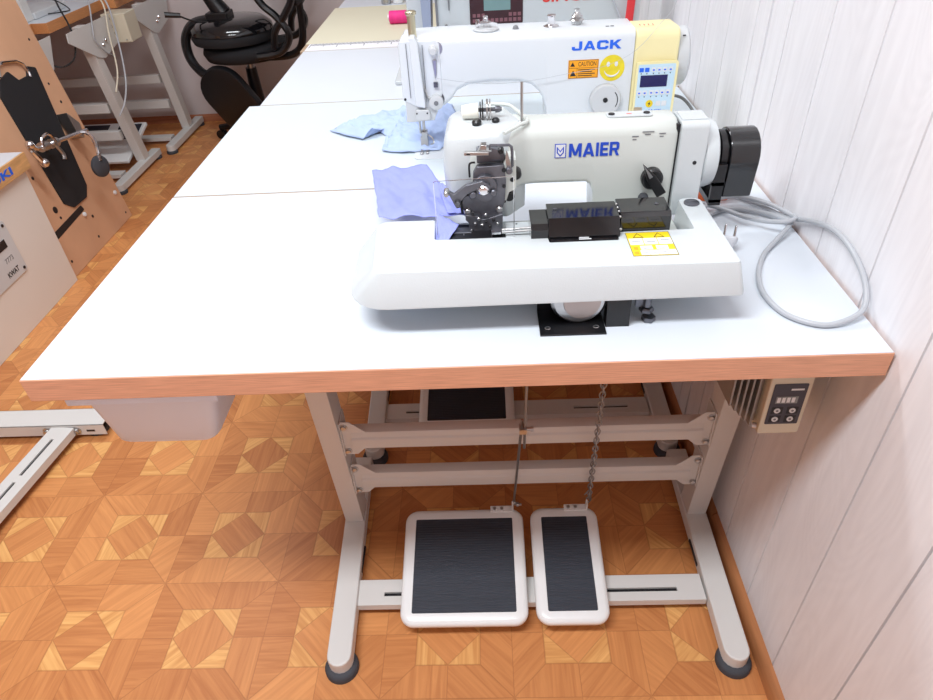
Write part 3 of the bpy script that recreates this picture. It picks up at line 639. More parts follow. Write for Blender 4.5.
b = MB(); A_ = zm(215, 470); b.tube(spline([(mx(zm(195, 470)[0]), .232, mz(zm(0, 470)[1])), (mx(zm(190, 420)[0]), .232, mz(zm(0, 400)[1])), (mx(zm(215, 375)[0]), .232, mz(zm(0, 372)[1])), (mx(zm(250, 360)[0]), .232, mz(zm(0, 365)[1]))]), .002, 8); b.build('hook_spring', 'black', mm)
gp = round_poly([(mx(435.5), mz(240)), (mx(512), mz(240)), (mx(512), mz(167)), (mx(435.5), mz(169))], .003, 4)
b = MB(); b.tube([(p[0], .2, p[1]) for p in gp], .0006, 5, closed=True); b.build('guard_frame', 'chrome', mm)
# parts under the work plate
b = MB(); b.lathe([(.041, 0), (.041, .032), (.036, .037)], (.790, .124, .043), (0, -1, 0), 36); b.build('drive_drum', 'steel', mm)
b = MB(); b.lathe([(.027, 0), (.026, .0025)], (.794, .0872, .040), (0, -1, 0), 30); b.build('drum_disc', 'rosemetal', mm)
b = MB(); b.bx(.733, .828, .062, .125, 0, .003); b.bx(.733, .828, .124, .128, 0, .0655); bk = b.build('mounting_bracket', 'black', mm, bevel=.0006)
for x in (.745, .815):
    b = MB(); b.tube([(x + .004 * math.cos(a), .078 + .003 * math.sin(a), .0034) for a in [2 * PI * k / 12 for k in range(12)]], .0007, 5, closed=True); b.build('screw_hole', 'steel', bk)
b = MB(); b.bx(.829, .863, .080, .1, .0, .066); b.build('side_plate', 'black', mm, bevel=.0008)
b = MB(); b.cyl((.8905, .10, .066), (.8905, .10, .022), .006, n=14); b.lathe([(.011, 0), (.011, .004), (.009, .006)], (.8905, .10, .014), (0, 0, 1), 6); b.lathe([(.010, 0), (.010, .007)], (.8935, .094, .001), (0, 0, 1), 6); b.bx(.874, .888, .10, .108, .02, .066); b.build('clamp_bolt', 'dsteel', mm)

# loose orange block and cord behind the machine
b = MB(); b.prism(round_poly([(1.055, .475), (1.125, .475), (1.125, .54), (1.055, .54)], .006, 3), 'z', 0, .022); o = b.build('felt_block', 'orangeblock', None, bevel=.002); tag(o, 'small orange block on the tabletop behind the black motor', 'block')
t = thing('mains_lead', 'coiled grey power cord with plug on nearest table by wall', 'cord', (1.14, .25, 0))
r = .0042
path = [(1.01, .36, .012), (1.048, .400, .010), (1.083, .448, .014), (1.135, .458, .016), (1.175, .415, .02), (1.193, .365, .024), (1.19, .335, .03), (1.165, .332, .026), (1.128, .368, .016), (1.092, .421, .012), (1.06, .455, .010), (1.075, .50, .006), (1.12, .50, .005), (1.165, .45, .006), (1.188, .39, .010),
        (1.196, .345, .024), (1.200, .300, .042), (1.202, .23, .062), (1.202, .165, .060), (1.201, .110, .040), (1.19, .078, .016), (1.150, .062, .006), (1.118, .066, .0045), (1.088, .095, .0045), (1.078, .148, .0045), (1.090, .205, .0045), (1.118, .262, .0045), (1.150, .300, .008), (1.180, .330, .018), (1.19, .352, .016), (1.17, .40, .008), (1.12, .43, .0045), (1.07, .41, .0045), (1.045, .37, .0045), (1.040, .315, .006), (1.046, .283, .006), (1.058, .272, .008)]
b = MB(); b.tube(spline(path, n=7), r, 10); b.build('cable', 'cord', t)
PX = Matrix.Translation((1.064, .286, .022)) @ Matrix.Rotation(math.radians(-20), 4, 'Z') @ Matrix.Scale(.85, 4)
b = MB(); b.X = PX; b.lathe([(.006, -.028), (.009, -.026), (.011, -.014), (.0165, -.007), (.0175, .003), (.0150, .006)], (0, 0, 0), (0, .45, .75)); b.build('plug_body', 'plug', t)
for dx in (-.0095, .0095):
    b = MB(); b.X = PX
    d = Vector((0, .45, .75)).normalized(); c = Vector((dx, 0, 0)) + d * .005
    b.cyl(c, c + d * .021, .0025, n=10); b.ball(tuple(c + d * .021), .0025); b.build('plug_pin', 'chrome', t)

# ------------------------------------------------------------------ JACK lockstitch machine
jk = thing('lockstitch_machine', 'white and cream lockstitch machine with blue display panel on second table', 'sewing machine', (.78, .83, 0))
yF, yB = .78, .90
def jsec(x, z0, z1, yf=yF, yb=yB, r=.016): return [(x, p[0], p[1]) for p in round_poly([(yf, z0), (yb, z0), (yb, z1), (yf, z1)], [.012, .012, r, r], 5)]
b = MB()
und = lambda x: .150 - .055 * max(0, (x - .765) / .045) ** 2 if x < .81 else .02
secs = [(.488, .118, .236), (.494, .112, .244), (.52, .105, .246), (.575, .105, .247), (.592, .118, .247), (.605, .136, .247), (.63, .148, .2465), (.68, .152, .246), (.74, .150, .2455), (.768, .142, .245), (.785, .126, .245), (.795, .108, .245), (.801, .085, .245), (.804, .05, .2445), (.806, .010, .2445), (.85, .010, .2445), (.93, .010, .2440), (.982, .010, .2435)]
b.loft([jsec(*s_) for s_ in secs]); b.build('arm_casting', 'enamel_bright', jk, angle=35)
b = MB(); b.prism(round_poly([(.50, .745), (1.00, .745), (1.00, .925), (.50, .925)], .012, 4), 'z', .0003, .0022); b.build('bed_plate', 'enamel_bright', jk)
b = MB(); b.prism([(p[0], p[1]) for p in round_poly([(yF - .0015, .010), (yB - .002, .010), (yB - .002, .240), (yF - .0015, .244)], [.006, .006, .03, .022], 6)], 'x', .983, 1.076)
cr_ = b.build('motor_cover', 'cream', jk, bevel=.006, seg=4)
b = MB(); b.lathe([(.054, -.004), (.060, 0), (.060, .022), (.055, .027), (.03, .029)], (1.078, .843, .172), (1, 0, 0), 40); b.build('handwheel', 'enamel_grey', jk)
plate((1.086, .80, .2215), XU, YV, .006, .003, 'ink', 'wheel_mark', jk, .002)
block_letters('JACK', (.851, yF - .0004, .2085), .103, .0175, 'jblue', 'maker_lettering', jk)
# control panel, leaning slightly
pn = plate((.988, yF - .007, .060), XU, ZV, .088, .122, 'cream', 'panel_housing', jk, .006, .005)
fo = plate((.9925, yF - .0131, .064), XU, ZV, .078, .113, 'panelblue', 'panel_foil', jk, .0006, .003)
yp = yF - .0137
plate((.9985, yp, .131), XU, ZV, .057, .024, 'screen', 'display', fo, .0008)
for k in range(6):
    x = .9945 + k * .0118 + (.002 if k > 1 else 0)
    plate((x, yp, .162), XU, ZV, .009, .0085, 'jblue' if k < 2 else 'white', 'key', fo, .0008, .001)
    disc((x + .0045, yp, .1585), (0, -1, 0), .0012, 'ink', 'key_lamp', fo, .0005, 8)
    plate((x, yp, .114), XU, ZV, .0095, .010, 'white', 'key', fo, .0008, .001)
    disc((x + .0045, yp, .1105), (0, -1, 0), .0012, 'ink', 'key_lamp', fo, .0005, 8)
    plate((x + .0022, yp - .0008, .164 if k > 1 else .1645), XU, ZV, .0045, .003, 'jblue', 'key_symbol', fo, .0002)
    plate((x + .0022, yp - .0008, .117), XU, ZV, .0045, .003, 'jblue', 'key_symbol', fo, .0002)
disc((1.023, yp, .0955), (0, -1, 0), .0078, 'yellow', 'power_key', fo, .0009, 20)
b = MB(); b.prism([(1.0245, .1005), (1.020, .0950), (1.0225, .0950), (1.0215, .0905), (1.026, .0965), (1.0235, .0965)], 'y', yp - .0012, yp - .0008); b.build('power_symbol', 'ink', fo)
for k in range(2): plate((1.037 + k * .0125, yp, .090), XU, ZV, .0105, .0105, 'white', 'key', fo, .0008, .001)
text('JACK', (1.022, yp, .0775), XU, ZV, .03, .0055, 'jblue', 'panel_lettering', fo, .0003, bold=.03)
plate((.991, yF - .0131, .080), XU, ZV, .018, .009, 'brass', 'panel_button', jk, .001, .002)
# stickers
so = plate((.8455, yF - .0002, .152), XU, ZV, .064, .0375, 'orange', 'caution_sticker', jk, .0005)
yo = yF - .0007
for (a, c_, w, h) in ((.8465, .1880, .062, .0008), (.8465, .1526, .062, .0008), (.8465, .1526, .0008, .036), (.9077, .1526, .0008, .036), (.8465, .1728, .062, .0006), (.8640, .1532, .0006, .020)):
    plate((a, yo, c_), XU, ZV, w, h, 'ink', 'sticker_rule', so, .0002)
text('CAUTION', (.8665, yo, .1765), XU, ZV, .038, .009, 'ink', 'sticker_lettering', so, .0002)
for k in range(4): plate((.8665, yo, .1685 - k * .004), XU, ZV, .036 - (k % 2) * .006, .0016, 'ink', 'sticker_print', so, .0002)
b = MB(); b.prism([(.8495, .1570), (.8625, .1570), (.856, .1685)], 'y', yo - .0003, yo); b.build('warning_triangle', 'ink', so)
b = MB(); b.prism([(.8495, .1765), (.8595, .1765), (.8545, .1852)], 'y', yo - .0003, yo); b.build('warning_triangle', 'ink', so)
cx, cz = .9385, .1700; yc = yF - .0002
sm = disc((cx, yc, cz), (0, -1, 0), .0265, 'smile', 'smiley_sticker', jk, .0006, 40)
for s_ in (-1, 1):
    b = MB(); b.ball((cx + s_ * .0085, yc - .0007, cz + .008), (.0036, .0006, .0052)); b.build('smiley_eye', 'white', sm)
b = MB(); b.tube([(cx + .0165 * math.cos(a), yc - .0008, cz - .001 + .0155 * math.sin(a)) for a in [PI + .25 + (PI - .5) * k / 16 for k in range(17)]], [.0006 + .0016 * math.sin(PI * k / 16) for k in range(17)], 6); b.build('smiley_mouth', 'white', sm)
# stitch length dial
b = MB(); b.lathe([(.033, 0), (.034, .002), (.034, .012), (.031, .015), (.012, .0155)], (.928, yF, .106), (0, -1, 0), 44); sd = b.build('stitch_dial', 'enamel_grey', jk)
disc((.927, yF - .0156, .108), (0, -1, 0), .0052, 'ink', 'dial_centre', sd, .0012, 16)
b = MB(); b.tube([(.928 + .0255 * math.cos(a), yF - .0152, .106 + .0255 * math.sin(a)) for a in [-.55 + 1.3 * k / 10 for k in range(11)]], .001, 5); b.build('dial_mark', 'ink', sd)
# face plate & head
hy = .765
b = MB(); b.prism(round_poly([(.486, .128), (.500, .105), (.548, .075), (.560, .095), (.574, .135), (.574, .236), (.566, .244), (.496, .244), (.486, .236)], .004, 3), 'y', hy + .012, yF + .07); b.build('face_casting', 'enamel_bright', jk, bevel=.004)
b = MB(); b.prism(round_poly([(.489, .075), (.552, .078), (.560, .100), (.556, .130), (.492, .130)], .003, 3), 'y', hy + .008, .86); b.build('needle_housing', 'enamel_grey', jk, bevel=.003)
b = MB(); b.prism(round_poly([(.487, .125), (.525, .105), (.530, .125), (.524, .245), (.490, .245)], .003, 3), 'y', hy + .006, .83); b.build('face_plate', 'enamel_bright', jk, bevel=.002)
b = MB(); b.prism(round_poly([(.515, .115), (.536, .110), (.530, .24), (.524, .255), (.512, .255)], .003, 3), 'y', hy - .008, hy + .02); b.build('take_up_cover', 'enamel_bright', jk, bevel=.004, seg=3)
b = MB(); b.bx(.5035, .5047, hy + .004, hy + .0062, .13, .24); b.bx(.5372, .5382, hy + .008, hy + .0125, .12, .235); b.build('cover_joint', 'greyink', jk)
b = MB(); b.tube(spline([(.534, hy + .008, .155), (.541, hy + .004, .13), (.549, hy + .008, .107)]), .0016, 6); b.build('thread_lever', 'steel', jk)
b = MB(); b.prism(round_poly([(.510, .081), (.545, .083), (.543, .106), (.512, .106)], .006, 4), 'y', hy - .004, hy + .012); b.build('presser_cover', 'enamel_grey', jk, bevel=.003)
for x in (.515, .538): disc((x, hy - .0042, .099), (0, -1, 0), .0018, 'ink', 'face_screw', jk, .001, 8)
disc((.4915, hy + .007, .1275), (0, -1, 0), .0028, 'ink', 'face_screw', jk, .002, 10)
b = MB(); b.cyl((.524, .805, .08), (.524, .805, .026), .0034, n=12); b.build('presser_bar', 'steel', jk)
b = MB(); b.cyl((.515, .805, .09), (.515, .805, .04), .0025, n=12); b.build('needle_bar', 'steel', jk)
b = MB(); b.bx(.518, .531, .79, .812, .030, .046); b.bx(.513, .520, .770, .815, .0035, .007); b.bx(.526, .532, .770, .815, .0035, .007); b.bx(.514, .531, .800, .812, .0035, .03); b.build('presser_foot', 'steel', jk, bevel=.0008)
b = MB(); b.tube(spline([(.526, .802, .04), (.540, .796, .033), (.545, .790, .022), (.538, .785, .020)]), .0015, 6); b.build('foot_lever', 'steel', jk)
# upper tension post with thread guide, lower tension knob
b = MB(); b.lathe([(.012, 0), (.012, .004), (.009, .006), (.009, .014), (.0065, .016), (.0065, .022)], (.560, yF + .002, .224), (0, -1, 0), 24); b.build('tension_knob', 'enamel_grey', jk)
b = MB(); b.lathe([(.014, 0), (.014, .002), (.0135, .003)], (.566, yF + .002, .226), (0, -1, 0), 24); b.build('tension_washer', 'steel', jk)
b = MB(); b.prism([(.556, .205), (.566, .205), (.564, .175), (.560, .165)], 'y', yF - .006, yF + .002); b.build('thread_guide', 'steel', jk, bevel=.001)
b = MB(); b.bx(.556, .565, yF - .010, yF, .150, .160); b.cyl((.5605, yF - .012, .155), (.5605, yF - .006, .155), .0035, n=10); b.build('guide_screw', 'dsteel', jk)
b = MB(); b.lathe([(.018, 0), (.018, .003), (.012, .0035)], (.559, yF + .003, .122), (0, -1, 0), 28); b.build('tension_disc', 'dsteel', jk)
b = MB(); b.lathe([(.0155, 0), (.016, .003), (.0155, .014), (.012, .016)], (.559, yF - .002, .119), (0, -1, 0), 28); b.build('tension_dial', 'enamel_grey', jk)
disc((.559, yF - .0182, .119), (0, -1, 0), .005, 'greyink', 'dial_centre', jk, .001, 14)
# top: oil cap, bobbin winder, rest and posts
b = MB(); b.cyl((.5175, .80, .242), (.5175, .80, .290), .0085, n=16); b.lathe([(.009, 0), (.0115, .002), (.0118, .007), (.008, .009)], (.5175, .80, .288), (0, 0, 1)); b.build('bar_cap', 'brass', jk)
b = MB(); b.lathe([(.026, 0), (.028, .003), (.022, .0045)], (.672, .83, .2465), (0, 0, 1)); b.build('winder_base', 'enamel_grey', jk)
b = MB(); b.cyl((.672, .84, .25), (.672, .84, .272), .005, n=12); b.lathe([(.011, 0), (.011, .003)], (.672, .84, .258), (0, 0, 1)); b.tube(spline([(.652, .825, .256), (.66, .815, .262), (.684, .818, .262), (.696, .83, .257)]), .0022, 6); b.cyl((.655, .836, .252), (.655, .836, .266), .004, n=8); b.build('bobbin_winder', 'chrome', jk)
b = MB(); b.lathe([(.007, 0), (.005, .006), (.002, .008)], (.736, .83, .245), (0, 0, 1)); b.build('oil_screw', 'greyink', jk)
b = MB(); b.lathe([(.017, 0), (.012, .002), (.008, .004), (.0075, .016), (.009, .020), (.0085, .022)], (.813, .845, .245), (0, 0, 1)); b.build('spool_rest', 'chrome', jk)
b = MB(); b.lathe([(.010, 0), (.012, .004), (.015, .008), (.010, .012), (.012, .015), (.008, .019), (.005, .024), (.006, .029)], (.868, .85, .245), (0, 0, 1)); b.build('thread_post', 'steel', jk)
for x in (.925, .935): plate((x, .815, .2445), XU, YV, .007, .003, 'ink', 'top_slot', jk, .0006)
for k in range(4): plate((.993 + k * .009, .80, .2462), XU, YV, .0016, .010, 'redtape', 'top_marks', jk, .0004)
# motor cable of that machine
t = thing('machine_cable', 'dark grey cable behind the cream machine motor cover', 'cord', (1.15, .84, 0))
b = MB(); b.tube(spline([(1.105, .90, .07), (1.135, .90, .06), (1.158, .875, .035), (1.168, .84, .01), (1.165, .80, .004), (1.15, .78, .004)]), .0035, 8); b.build('cable', 'greyink', t)
# thin thread from above over the machine
t = thing('sewing_thread', 'thin pale thread sagging across the white and cream machine', 'thread', (.9, .77, .24))
b = MB(); b.tube(spline([(1.19, 1.10, .40), (1.10, .93, .27), (1.03, .79, .247), (.98, .766, .205), (.92, .766, .178), (.84, .766, .166), (.76, .768, .155), (.68, .768, .153), (.62, .766, .16), (.565, .765, .17)]), .0004, 5); b.build('strand', 'cord', t)

# ------------------------------------------------------------------ fabrics
def cloth_grid(name, P4, nu, nv, m, label, cat, amp=.004, seed=0, hug=None):
    b = MB(); V = []
    for j in range(nv + 1):
        row = []
        for i in range(nu + 1):
            u, v = i / nu, j / nv
            p = (Vector(P4[0]) * (1 - u) + Vector(P4[1]) * u) * (1 - v) + (Vector(P4[3]) * (1 - u) + Vector(P4[2]) * u) * v
            n_ = noise.noise(Vector((u * 4 + seed, v * 3, seed))) + .5 * noise.noise(Vector((u * 9, v * 8 + seed, 3)))
            p.z += amp * n_ + (.008 * math.sin(PI * v) if hug is None else -hug * math.sin(PI * v))
            p.x += amp * .3 * noise.noise(Vector((v * 6, seed + 9, 1)))
            row.append(b.v(p))
        V.append(row)
    for j in range(nv):
        for i in range(nu): b.bm.faces.new((V[j][i], V[j][i + 1], V[j + 1][i + 1], V[j + 1][i]))
    return b.build(name, m, None, solid=.0008, angle=80)
fb = thing('fabric_piece', 'lilac cotton piece held under the needle head of the front machine', 'fabric', (.52, .42, .03))
o = cloth_grid('main_layer', [(.490, .256, .103), (.632, .247, .103), (.542, .592, .050), (.430, .587, .045)], 30, 40, 'lilac', '', '', .0075, 2, hug=.004); attach(o, fb)
o = cloth_grid('folded_corner', [(.583, .181, .086), (.597, .183, .087), (.618, .228, .099), (.581, .256, .107)], 14, 14, 'lilac', '', '', .002, 5, hug=.0); attach(o, fb)
o = cloth_grid('hem', [(.600, .250, .109), (.640, .246, .107), (.585, .41, .088), (.575, .42, .086)], 10, 22, 'lilac', '', '', .003, 7, hug=.002); attach(o, fb)
def cloth_blob(name, pts, m, amp, seed, z=.003):
    P_ = []
    for i_ in range(len(pts)):
        a_, c_ = Vector(pts[i_] + (0,)), Vector(pts[(i_ + 1) % len(pts)] + (0,))
        for k_ in range(6):
            q_ = a_.lerp(c_, k_ / 6); n0 = noise.noise(q_ * 60) * .004; P_.append(q_ + Vector((n0, -n0, 0)))
    c = sum((Vector(p) for p in P_), Vector()) / len(P_); b = MB(); K = 22; R = []
    for k in range(K):
        f = 1 - k / K; row = []
        for p in P_:
            q = c + (p - c) * f
            n_ = (1 - abs(noise.noise(Vector((q.x * 20 + seed + q.y * 12, q.y * 14, seed)))) * 2.2) * .5 + .35 * (1 - abs(noise.noise(Vector((q.x * 45, q.y * 38, 2)))) * 2)
            n_ = max(0, n_)
            q.z = z + amp * n_ * min(1, (1 - f) * 6 + .15)
            row.append(b.v(q))
        R.append(row)
    n = len(P_)
    for k in range(K - 1):
        for i in range(n): b.bm.faces.new((R[k][i], R[k][(i + 1) % n], R[k + 1][(i + 1) % n], R[k + 1][i]))
    b.bm.faces.new(R[-1])
    return b.build(name, m, None, solid=.0008, angle=80)
f2 = [(.27, .956), (.315, .915), (.362, .885), (.40, .93), (.436, .879), (.418, .84), (.422, .800), (.47, .786), (.558, .787), (.585, .86), (.581, .944), (.590, 1.04), (.576, 1.115), (.53, 1.13), (.485, 1.11), (.431, 1.09), (.38, 1.06), (.311, 1.01)]
o = cloth_blob('fabric_piece', f2, 'paleblue', .026, 3, z=.0035)
for v in o.data.vertices:
    if v.co.x < .49: v.co.z -= .0015 * min(1, (.49 - v.co.x) / .03)
tag(o, 'crumpled pale blue cotton under the needle of the second machine', 'fabric')

# ------------------------------------------------------------------ cutting board table, ruler, spool, small items
t = thing('cutting_table', 'beige cutting-board topped table with a measuring strip along its front', 'table', (.6, 2.1, FL))
b = MB(); b.bx(.012, 1.19, 1.7995, 2.552, -.02, -.0005); b.build('core_board', 'seam', t, bevel=.001)
b = MB(); b.bx(.013, 1.189, 1.900, 2.551, -.0045, .0012); b.build('cutting_surface', 'mat_board', t)
b = MB(); b.bx(.028, 1.189, 1.8005, 1.8995, -.004, .0008); rl = b.build('measuring_strip', 'ruler', t)
b = MB()
for k in range(0, 232):
    x = .035 + k * .005; L_ = .040 if k % 20 == 0 else (.028 if k % 10 == 0 else .018)
    b.bx(x, x + .0022, 1.896 - L_ * 1.4, 1.896, .0008, .0010)
b.build('tick_marks', 'ink', rl)
b = MB()
for x in (.06, 1.14):
    for y in (1.9, 2.46): b.bx(x - .02, x + .02, y - .02, y + .02, FL, -.02)
b.build('leg', 'frame', t, bevel=.003)
t = thing('thread_spool', 'magenta thread spool lying on the beige cutting board', 'spool', (.318, 2.155, .001))
b = MB(); b.lathe([(.022, 0), (.024, .003), (.024, .066), (.022, .069)], (.300, 2.17, .0252), (1, -.02, 0)); b.build('thread_winding', 'pink', t)
b = MB(); b.cyl((.293, 2.170, .0252), (.377, 2.1685, .0252), .011, n=18); b.build('spool_core', 'white', t)
for k, (x, y, h, m_, lab) in enumerate(((.238, 2.60, .07, 'steel', 'grey metal cup at the far edge of the cutting board'), (.293, 2.60, .10, 'white', 'white plastic pot at the far edge of the cutting board'))):
    b = MB(); b.lathe([(.018, 0), (.022, .002), (.025, h), (.022, h), (.019, .004)], (x, y, .0), (0, 0, 1), 22); o = b.build('pot', m_, None); tag(o, lab, 'pot')
b = MB(); b.lathe([(.03, 0), (.04, .01), (.044, .05), (.03, .06), (.01, .062)], (.374, 2.64, .0), (0, 0, 1), 22); o = b.build('thread_cone', mat('yellow_thread', (226, 210, 90), .7, bump=.5, bscale=400), None); tag(o, 'yellow thread cone beyond the cutting board', 'thread cone')

# third machine, cut by the top of the photograph
sg = thing('sewing_machine', 'white machine with red lettering and dark keypad on third table', 'sewing machine', (.8, 1.42, 0))
b = MB(); b.prism(round_poly([(.40, 1.33), (1.12, 1.33), (1.12, 1.52), (.40, 1.52)], .01, 4), 'z', .0003, .012); b.build('bed_plate', 'enamel', sg, bevel=.003)
def ssec(x, z0, z1): return [(x, p[0], p[1]) for p in round_poly([(1.36, z0), (1.49, z0), (1.49, z1), (1.36, z1)], .012, 4)]
b = MB(); b.loft([ssec(x, z0, z1) for x, z0, z1 in ((.535, .10, .34), (.60, .10, .345), (.615, .13, .345), (.78, .13, .345), (.80, .11, .345), (.81, .012, .345), (1.10, .012, .34), (1.112, .014, .335))]); b.build('arm_casting', 'enamel', sg, angle=40)
b = MB(); b.prism(round_poly([(.452, .125), (.500, .125), (.500, .34), (.452, .33)], .004, 3), 'y', 1.37, 1.46); b.build('head_cover', 'enamel', sg, bevel=.003)
b = MB(); b.prism(round_poly([(.497, .112), (.518, .112), (.530, .34), (.492, .34)], .003, 3), 'y', 1.345, 1.45); b.build('face_plate', mat('slate_blue_grey', (150, 160, 182), .4), sg, bevel=.003)
b = MB(); b.bx(.535, .541, 1.350, 1.36, .13, .34); b.prism([(.568, .34), (.580, .34), (.575, .19), (.572, .19)], 'y', 1.351, 1.36); b.build('thread_slot', 'greyink', sg, bevel=.001)
for x, z in ((.505, .142), (.563, .148), (.585, .140), (.598, .137)):
    b = MB(); b.cyl((x, 1.345, z), (x, 1.362, z), .005, n=10); b.build('guide_screw', 'dsteel', sg)
kp = plate((.632, 1.3595, .149), XU, ZV, .150, .15, 'keypad', 'keypad', sg, .002, .003)
plate((.672, 1.3575, .184), XU, ZV, .075, .05, 'lcd', 'display', kp, .0008)
b = MB()
for j in range(2):
    for i in range(11):
        if 3 <= i <= 7 and j == 1: continue
        x = .6395 + i * .0128; z = .1545 + j * .0135; b.bx(x, x + .009, 1.3565, 1.3575, z, z + .009)
b.build('key_rows', mat('dusky_key_print', (128, 84, 92), .5), kp)
text('SINGER', (.838, 1.3592, .1975), XU, ZV, .165, .030, 'red', 'maker_lettering', sg, .0008, bold=.02)
# red strap and grey cord hanging behind
o = MB(); o.tube(spline([(1.078, 1.325, .0135), (1.074, 1.318, .06), (1.078, 1.33, .14), (1.081, 1.335, .22), (1.080, 1.34, .345), (1.080, 1.42, .356)]), .0025, 8, rz=4.4); o = o.build('strap', 'redtape', None); tag(o, 'red woven strap hanging over the right end of the farthest machine', 'strap')
o = MB(); o.tube(spline([(1.085, 1.30, .006), (1.075, 1.31, .08), (1.055, 1.33, .15), (1.031, 1.34, .198), (1.00, 1.345, .27), (.99, 1.35, .36)]), .003, 8); o = o.build('hanging_cord', 'cord', None); tag(o, 'thin grey cord slanting beside the red strap', 'cord')

# ------------------------------------------------------------------ left row of tables against the back
def side_table(xr, y0, d, label):
    t = thing('work_table', label, 'table', (xr - .6, y0 + d / 2, FL), 'oak-edged sewing tables on the far left')
    b = MB(); b.bx(xr - 1.2, xr, y0, y0 + d, -.045, -.0008); b.build('tabletop', 'edge2', t, bevel=.0015)
    b = MB(); b.bx(xr - 1.198, xr - .002, y0 + .002, y0 + d - .002, -.004, 0); b.build('laminate_surface', 'laminate', t)
    for s_, xc in ((1, xr + .055), (-1, xr - 1.1)):
        ym = y0 + d * .5
        g = [(y0 - .02, -.047), (y0 + d - .03, -.047), (y0 + d - .10, -.175), (ym - .03, -.215), (ym - .09, -.2), (y0 - .03, -.085)]
        xo = xc + .028
        b = MB(); b.prism(g, 'x', xo, xo + .003); gp = b.build('gusset_plate', 'frame', t)
        for dy in (-.015, .02):
            b = MB(); b.lathe([(.011, 0), (.011, .003), (.008, .009), (.004, .010)], (xo + .003, ym + dy, -.150 + dy * .4), (1, 0, 0), 12); b.build('bolt', 'chrome', gp)
        b = MB(); b.loft([[(xc - .024, y - .032, z), (xc + .026, y - .032, z), (xc + .026, y + .032, z), (xc - .024, y + .032, z)] for z, y in ((FL + .045, ym + .03), (-.05, ym - .11))]); b.build('leg', 'frame', t, bevel=.002)
        w = .026; yf0, yf1 = y0 - .075, y0 + .46
        xf = xc + .012
        out = [(xf + w * math.cos(a), yf0 + .026 + w * math.sin(a)) for a in [PI + PI * k / 8 for k in range(9)]] + [(xf + w, yf1), (xf - w, yf1)]
        b = MB(); b.prism(out, 'z', FL + .014, FL + .05); ft = b.build('foot', 'frame', t, bevel=.004)
        for yy in (yf0 + .026, yf1 - .03): b = MB(); b.lathe([(.032, 0), (.032, .012), (.027, .018)], (xf, yy, FL), (0, 0, 1)); b.build('rubber_cap', 'rubber', ft)
    ym = y0 + d * .5
    for zc, m_ in ((-.46, 0), (-.61, 0)):
        b = MB(); b.bx(xr - 1.08, xr + .012, ym - .055 + (zc + .46) * -.1, ym - .02 + (zc + .46) * -.1, zc - .024, zc + .024); b.build('crossbeam', 'frame', t, bevel=.003)
    b = MB(); b.bx(xr - 1.08, xr + .012, y0 + .10, y0 + .16, FL + .02, FL + .042); b.build('pedal_bar', 'frame', t, bevel=.002)
    return t
sa = side_table(-1.33, 2.572, .55, 'oak-edged table with tangled cables hanging past its gusset plate')
sb = side_table(-1.26, 3.125, .50, 'oak-edged table nearest the back wall on the left')
sc_ = side_table(-1.40, 2.02, .548, 'oak-edged table mostly hidden behind the upright brown board')
# pedals under the left table
t = thing('foot_pedal', 'white foot pedal with black pad under the oak-edged tables', 'pedal', (-1.50, 2.95, FL + .042))
b = MB(); b.X = Matrix.Translation((0, 2.80, FL + .055)) @ Matrix.Rotation(math.radians(16), 4, 'X') @ Matrix.Translation((0, -2.80, -FL - .055)); b.bx(-1.70, -1.32, 2.80, 3.16, FL + .05, FL + .07); b.build('pedal_plate', 'pedalwhite', t, bevel=.006)
for x0_, x1_ in ((-1.68, -1.53), (-1.47, -1.34)):
    b = MB(); b.X = Matrix.Translation((0, 2.80, FL + .055)) @ Matrix.Rotation(math.radians(16), 4, 'X') @ Matrix.Translation((0, -2.80, -FL - .055)); b.bx(x0_, x1_, 3.00, 3.14, FL + .069, FL + .073); b.build('tread_pad', 'tread', t)
b = MB(); b.bx(-1.52, -1.49, 2.81, 2.87, FL + .042, FL + .052); b.build('pivot_bracket', 'steel', t)
# machine pieces on left tables
t = thing('machine_housing', 'pale grey sewing machine housing at the end of left table', 'sewing machine', (-1.55, 2.75, 0))
b = MB(); b.bx(-1.62, -1.42, 2.66, 2.95, 0, .03); b.build('bed_plate', 'enamel_grey', t, bevel=.006)
b = MB(); b.prism(round_poly([(2.66, .02), (2.72, .02), (2.72, .22), (3.0, .22), (3.0, .30), (2.66, .30)], .015, 4), 'x', -1.62, -1.49); b.build('arm_casting', 'enamel_grey', t, bevel=.006)
b = MB(); b.bx(-1.46, -1.43, 2.60, 2.66, 0, .25); b.build('cover_panel', 'frame', t, bevel=.004)
t = thing('power_box', 'beige switch box under oak-edged table nearest the back wall', 'control box', (-1.23, 3.05, -.185))
b = MB(); b.bx(-1.29, -1.165, 2.985, 3.12, -.185, -.047); b.build('housing', 'beige', t, bevel=.006)
for z in (-.075, -.11, -.145): plate((-1.265, 2.9845, z), XU, ZV, .022, .014, 'ink', 'socket', t, .001)
b = MB(); b.cyl((-1.19, 2.9845, -.17), (-1.19, 2.982, -.17), .004, n=8); b.build('screw', 'steel', t)
o = MB(); o.bx(-1.34, -1.20, 3.09, 3.12, .001, .06); o = o.build('machine_guard', 'enamel', None, bevel=.004); o.location.y = .04; tag(o, 'white plastic machine guard at the edge of the back left table', 'guard')
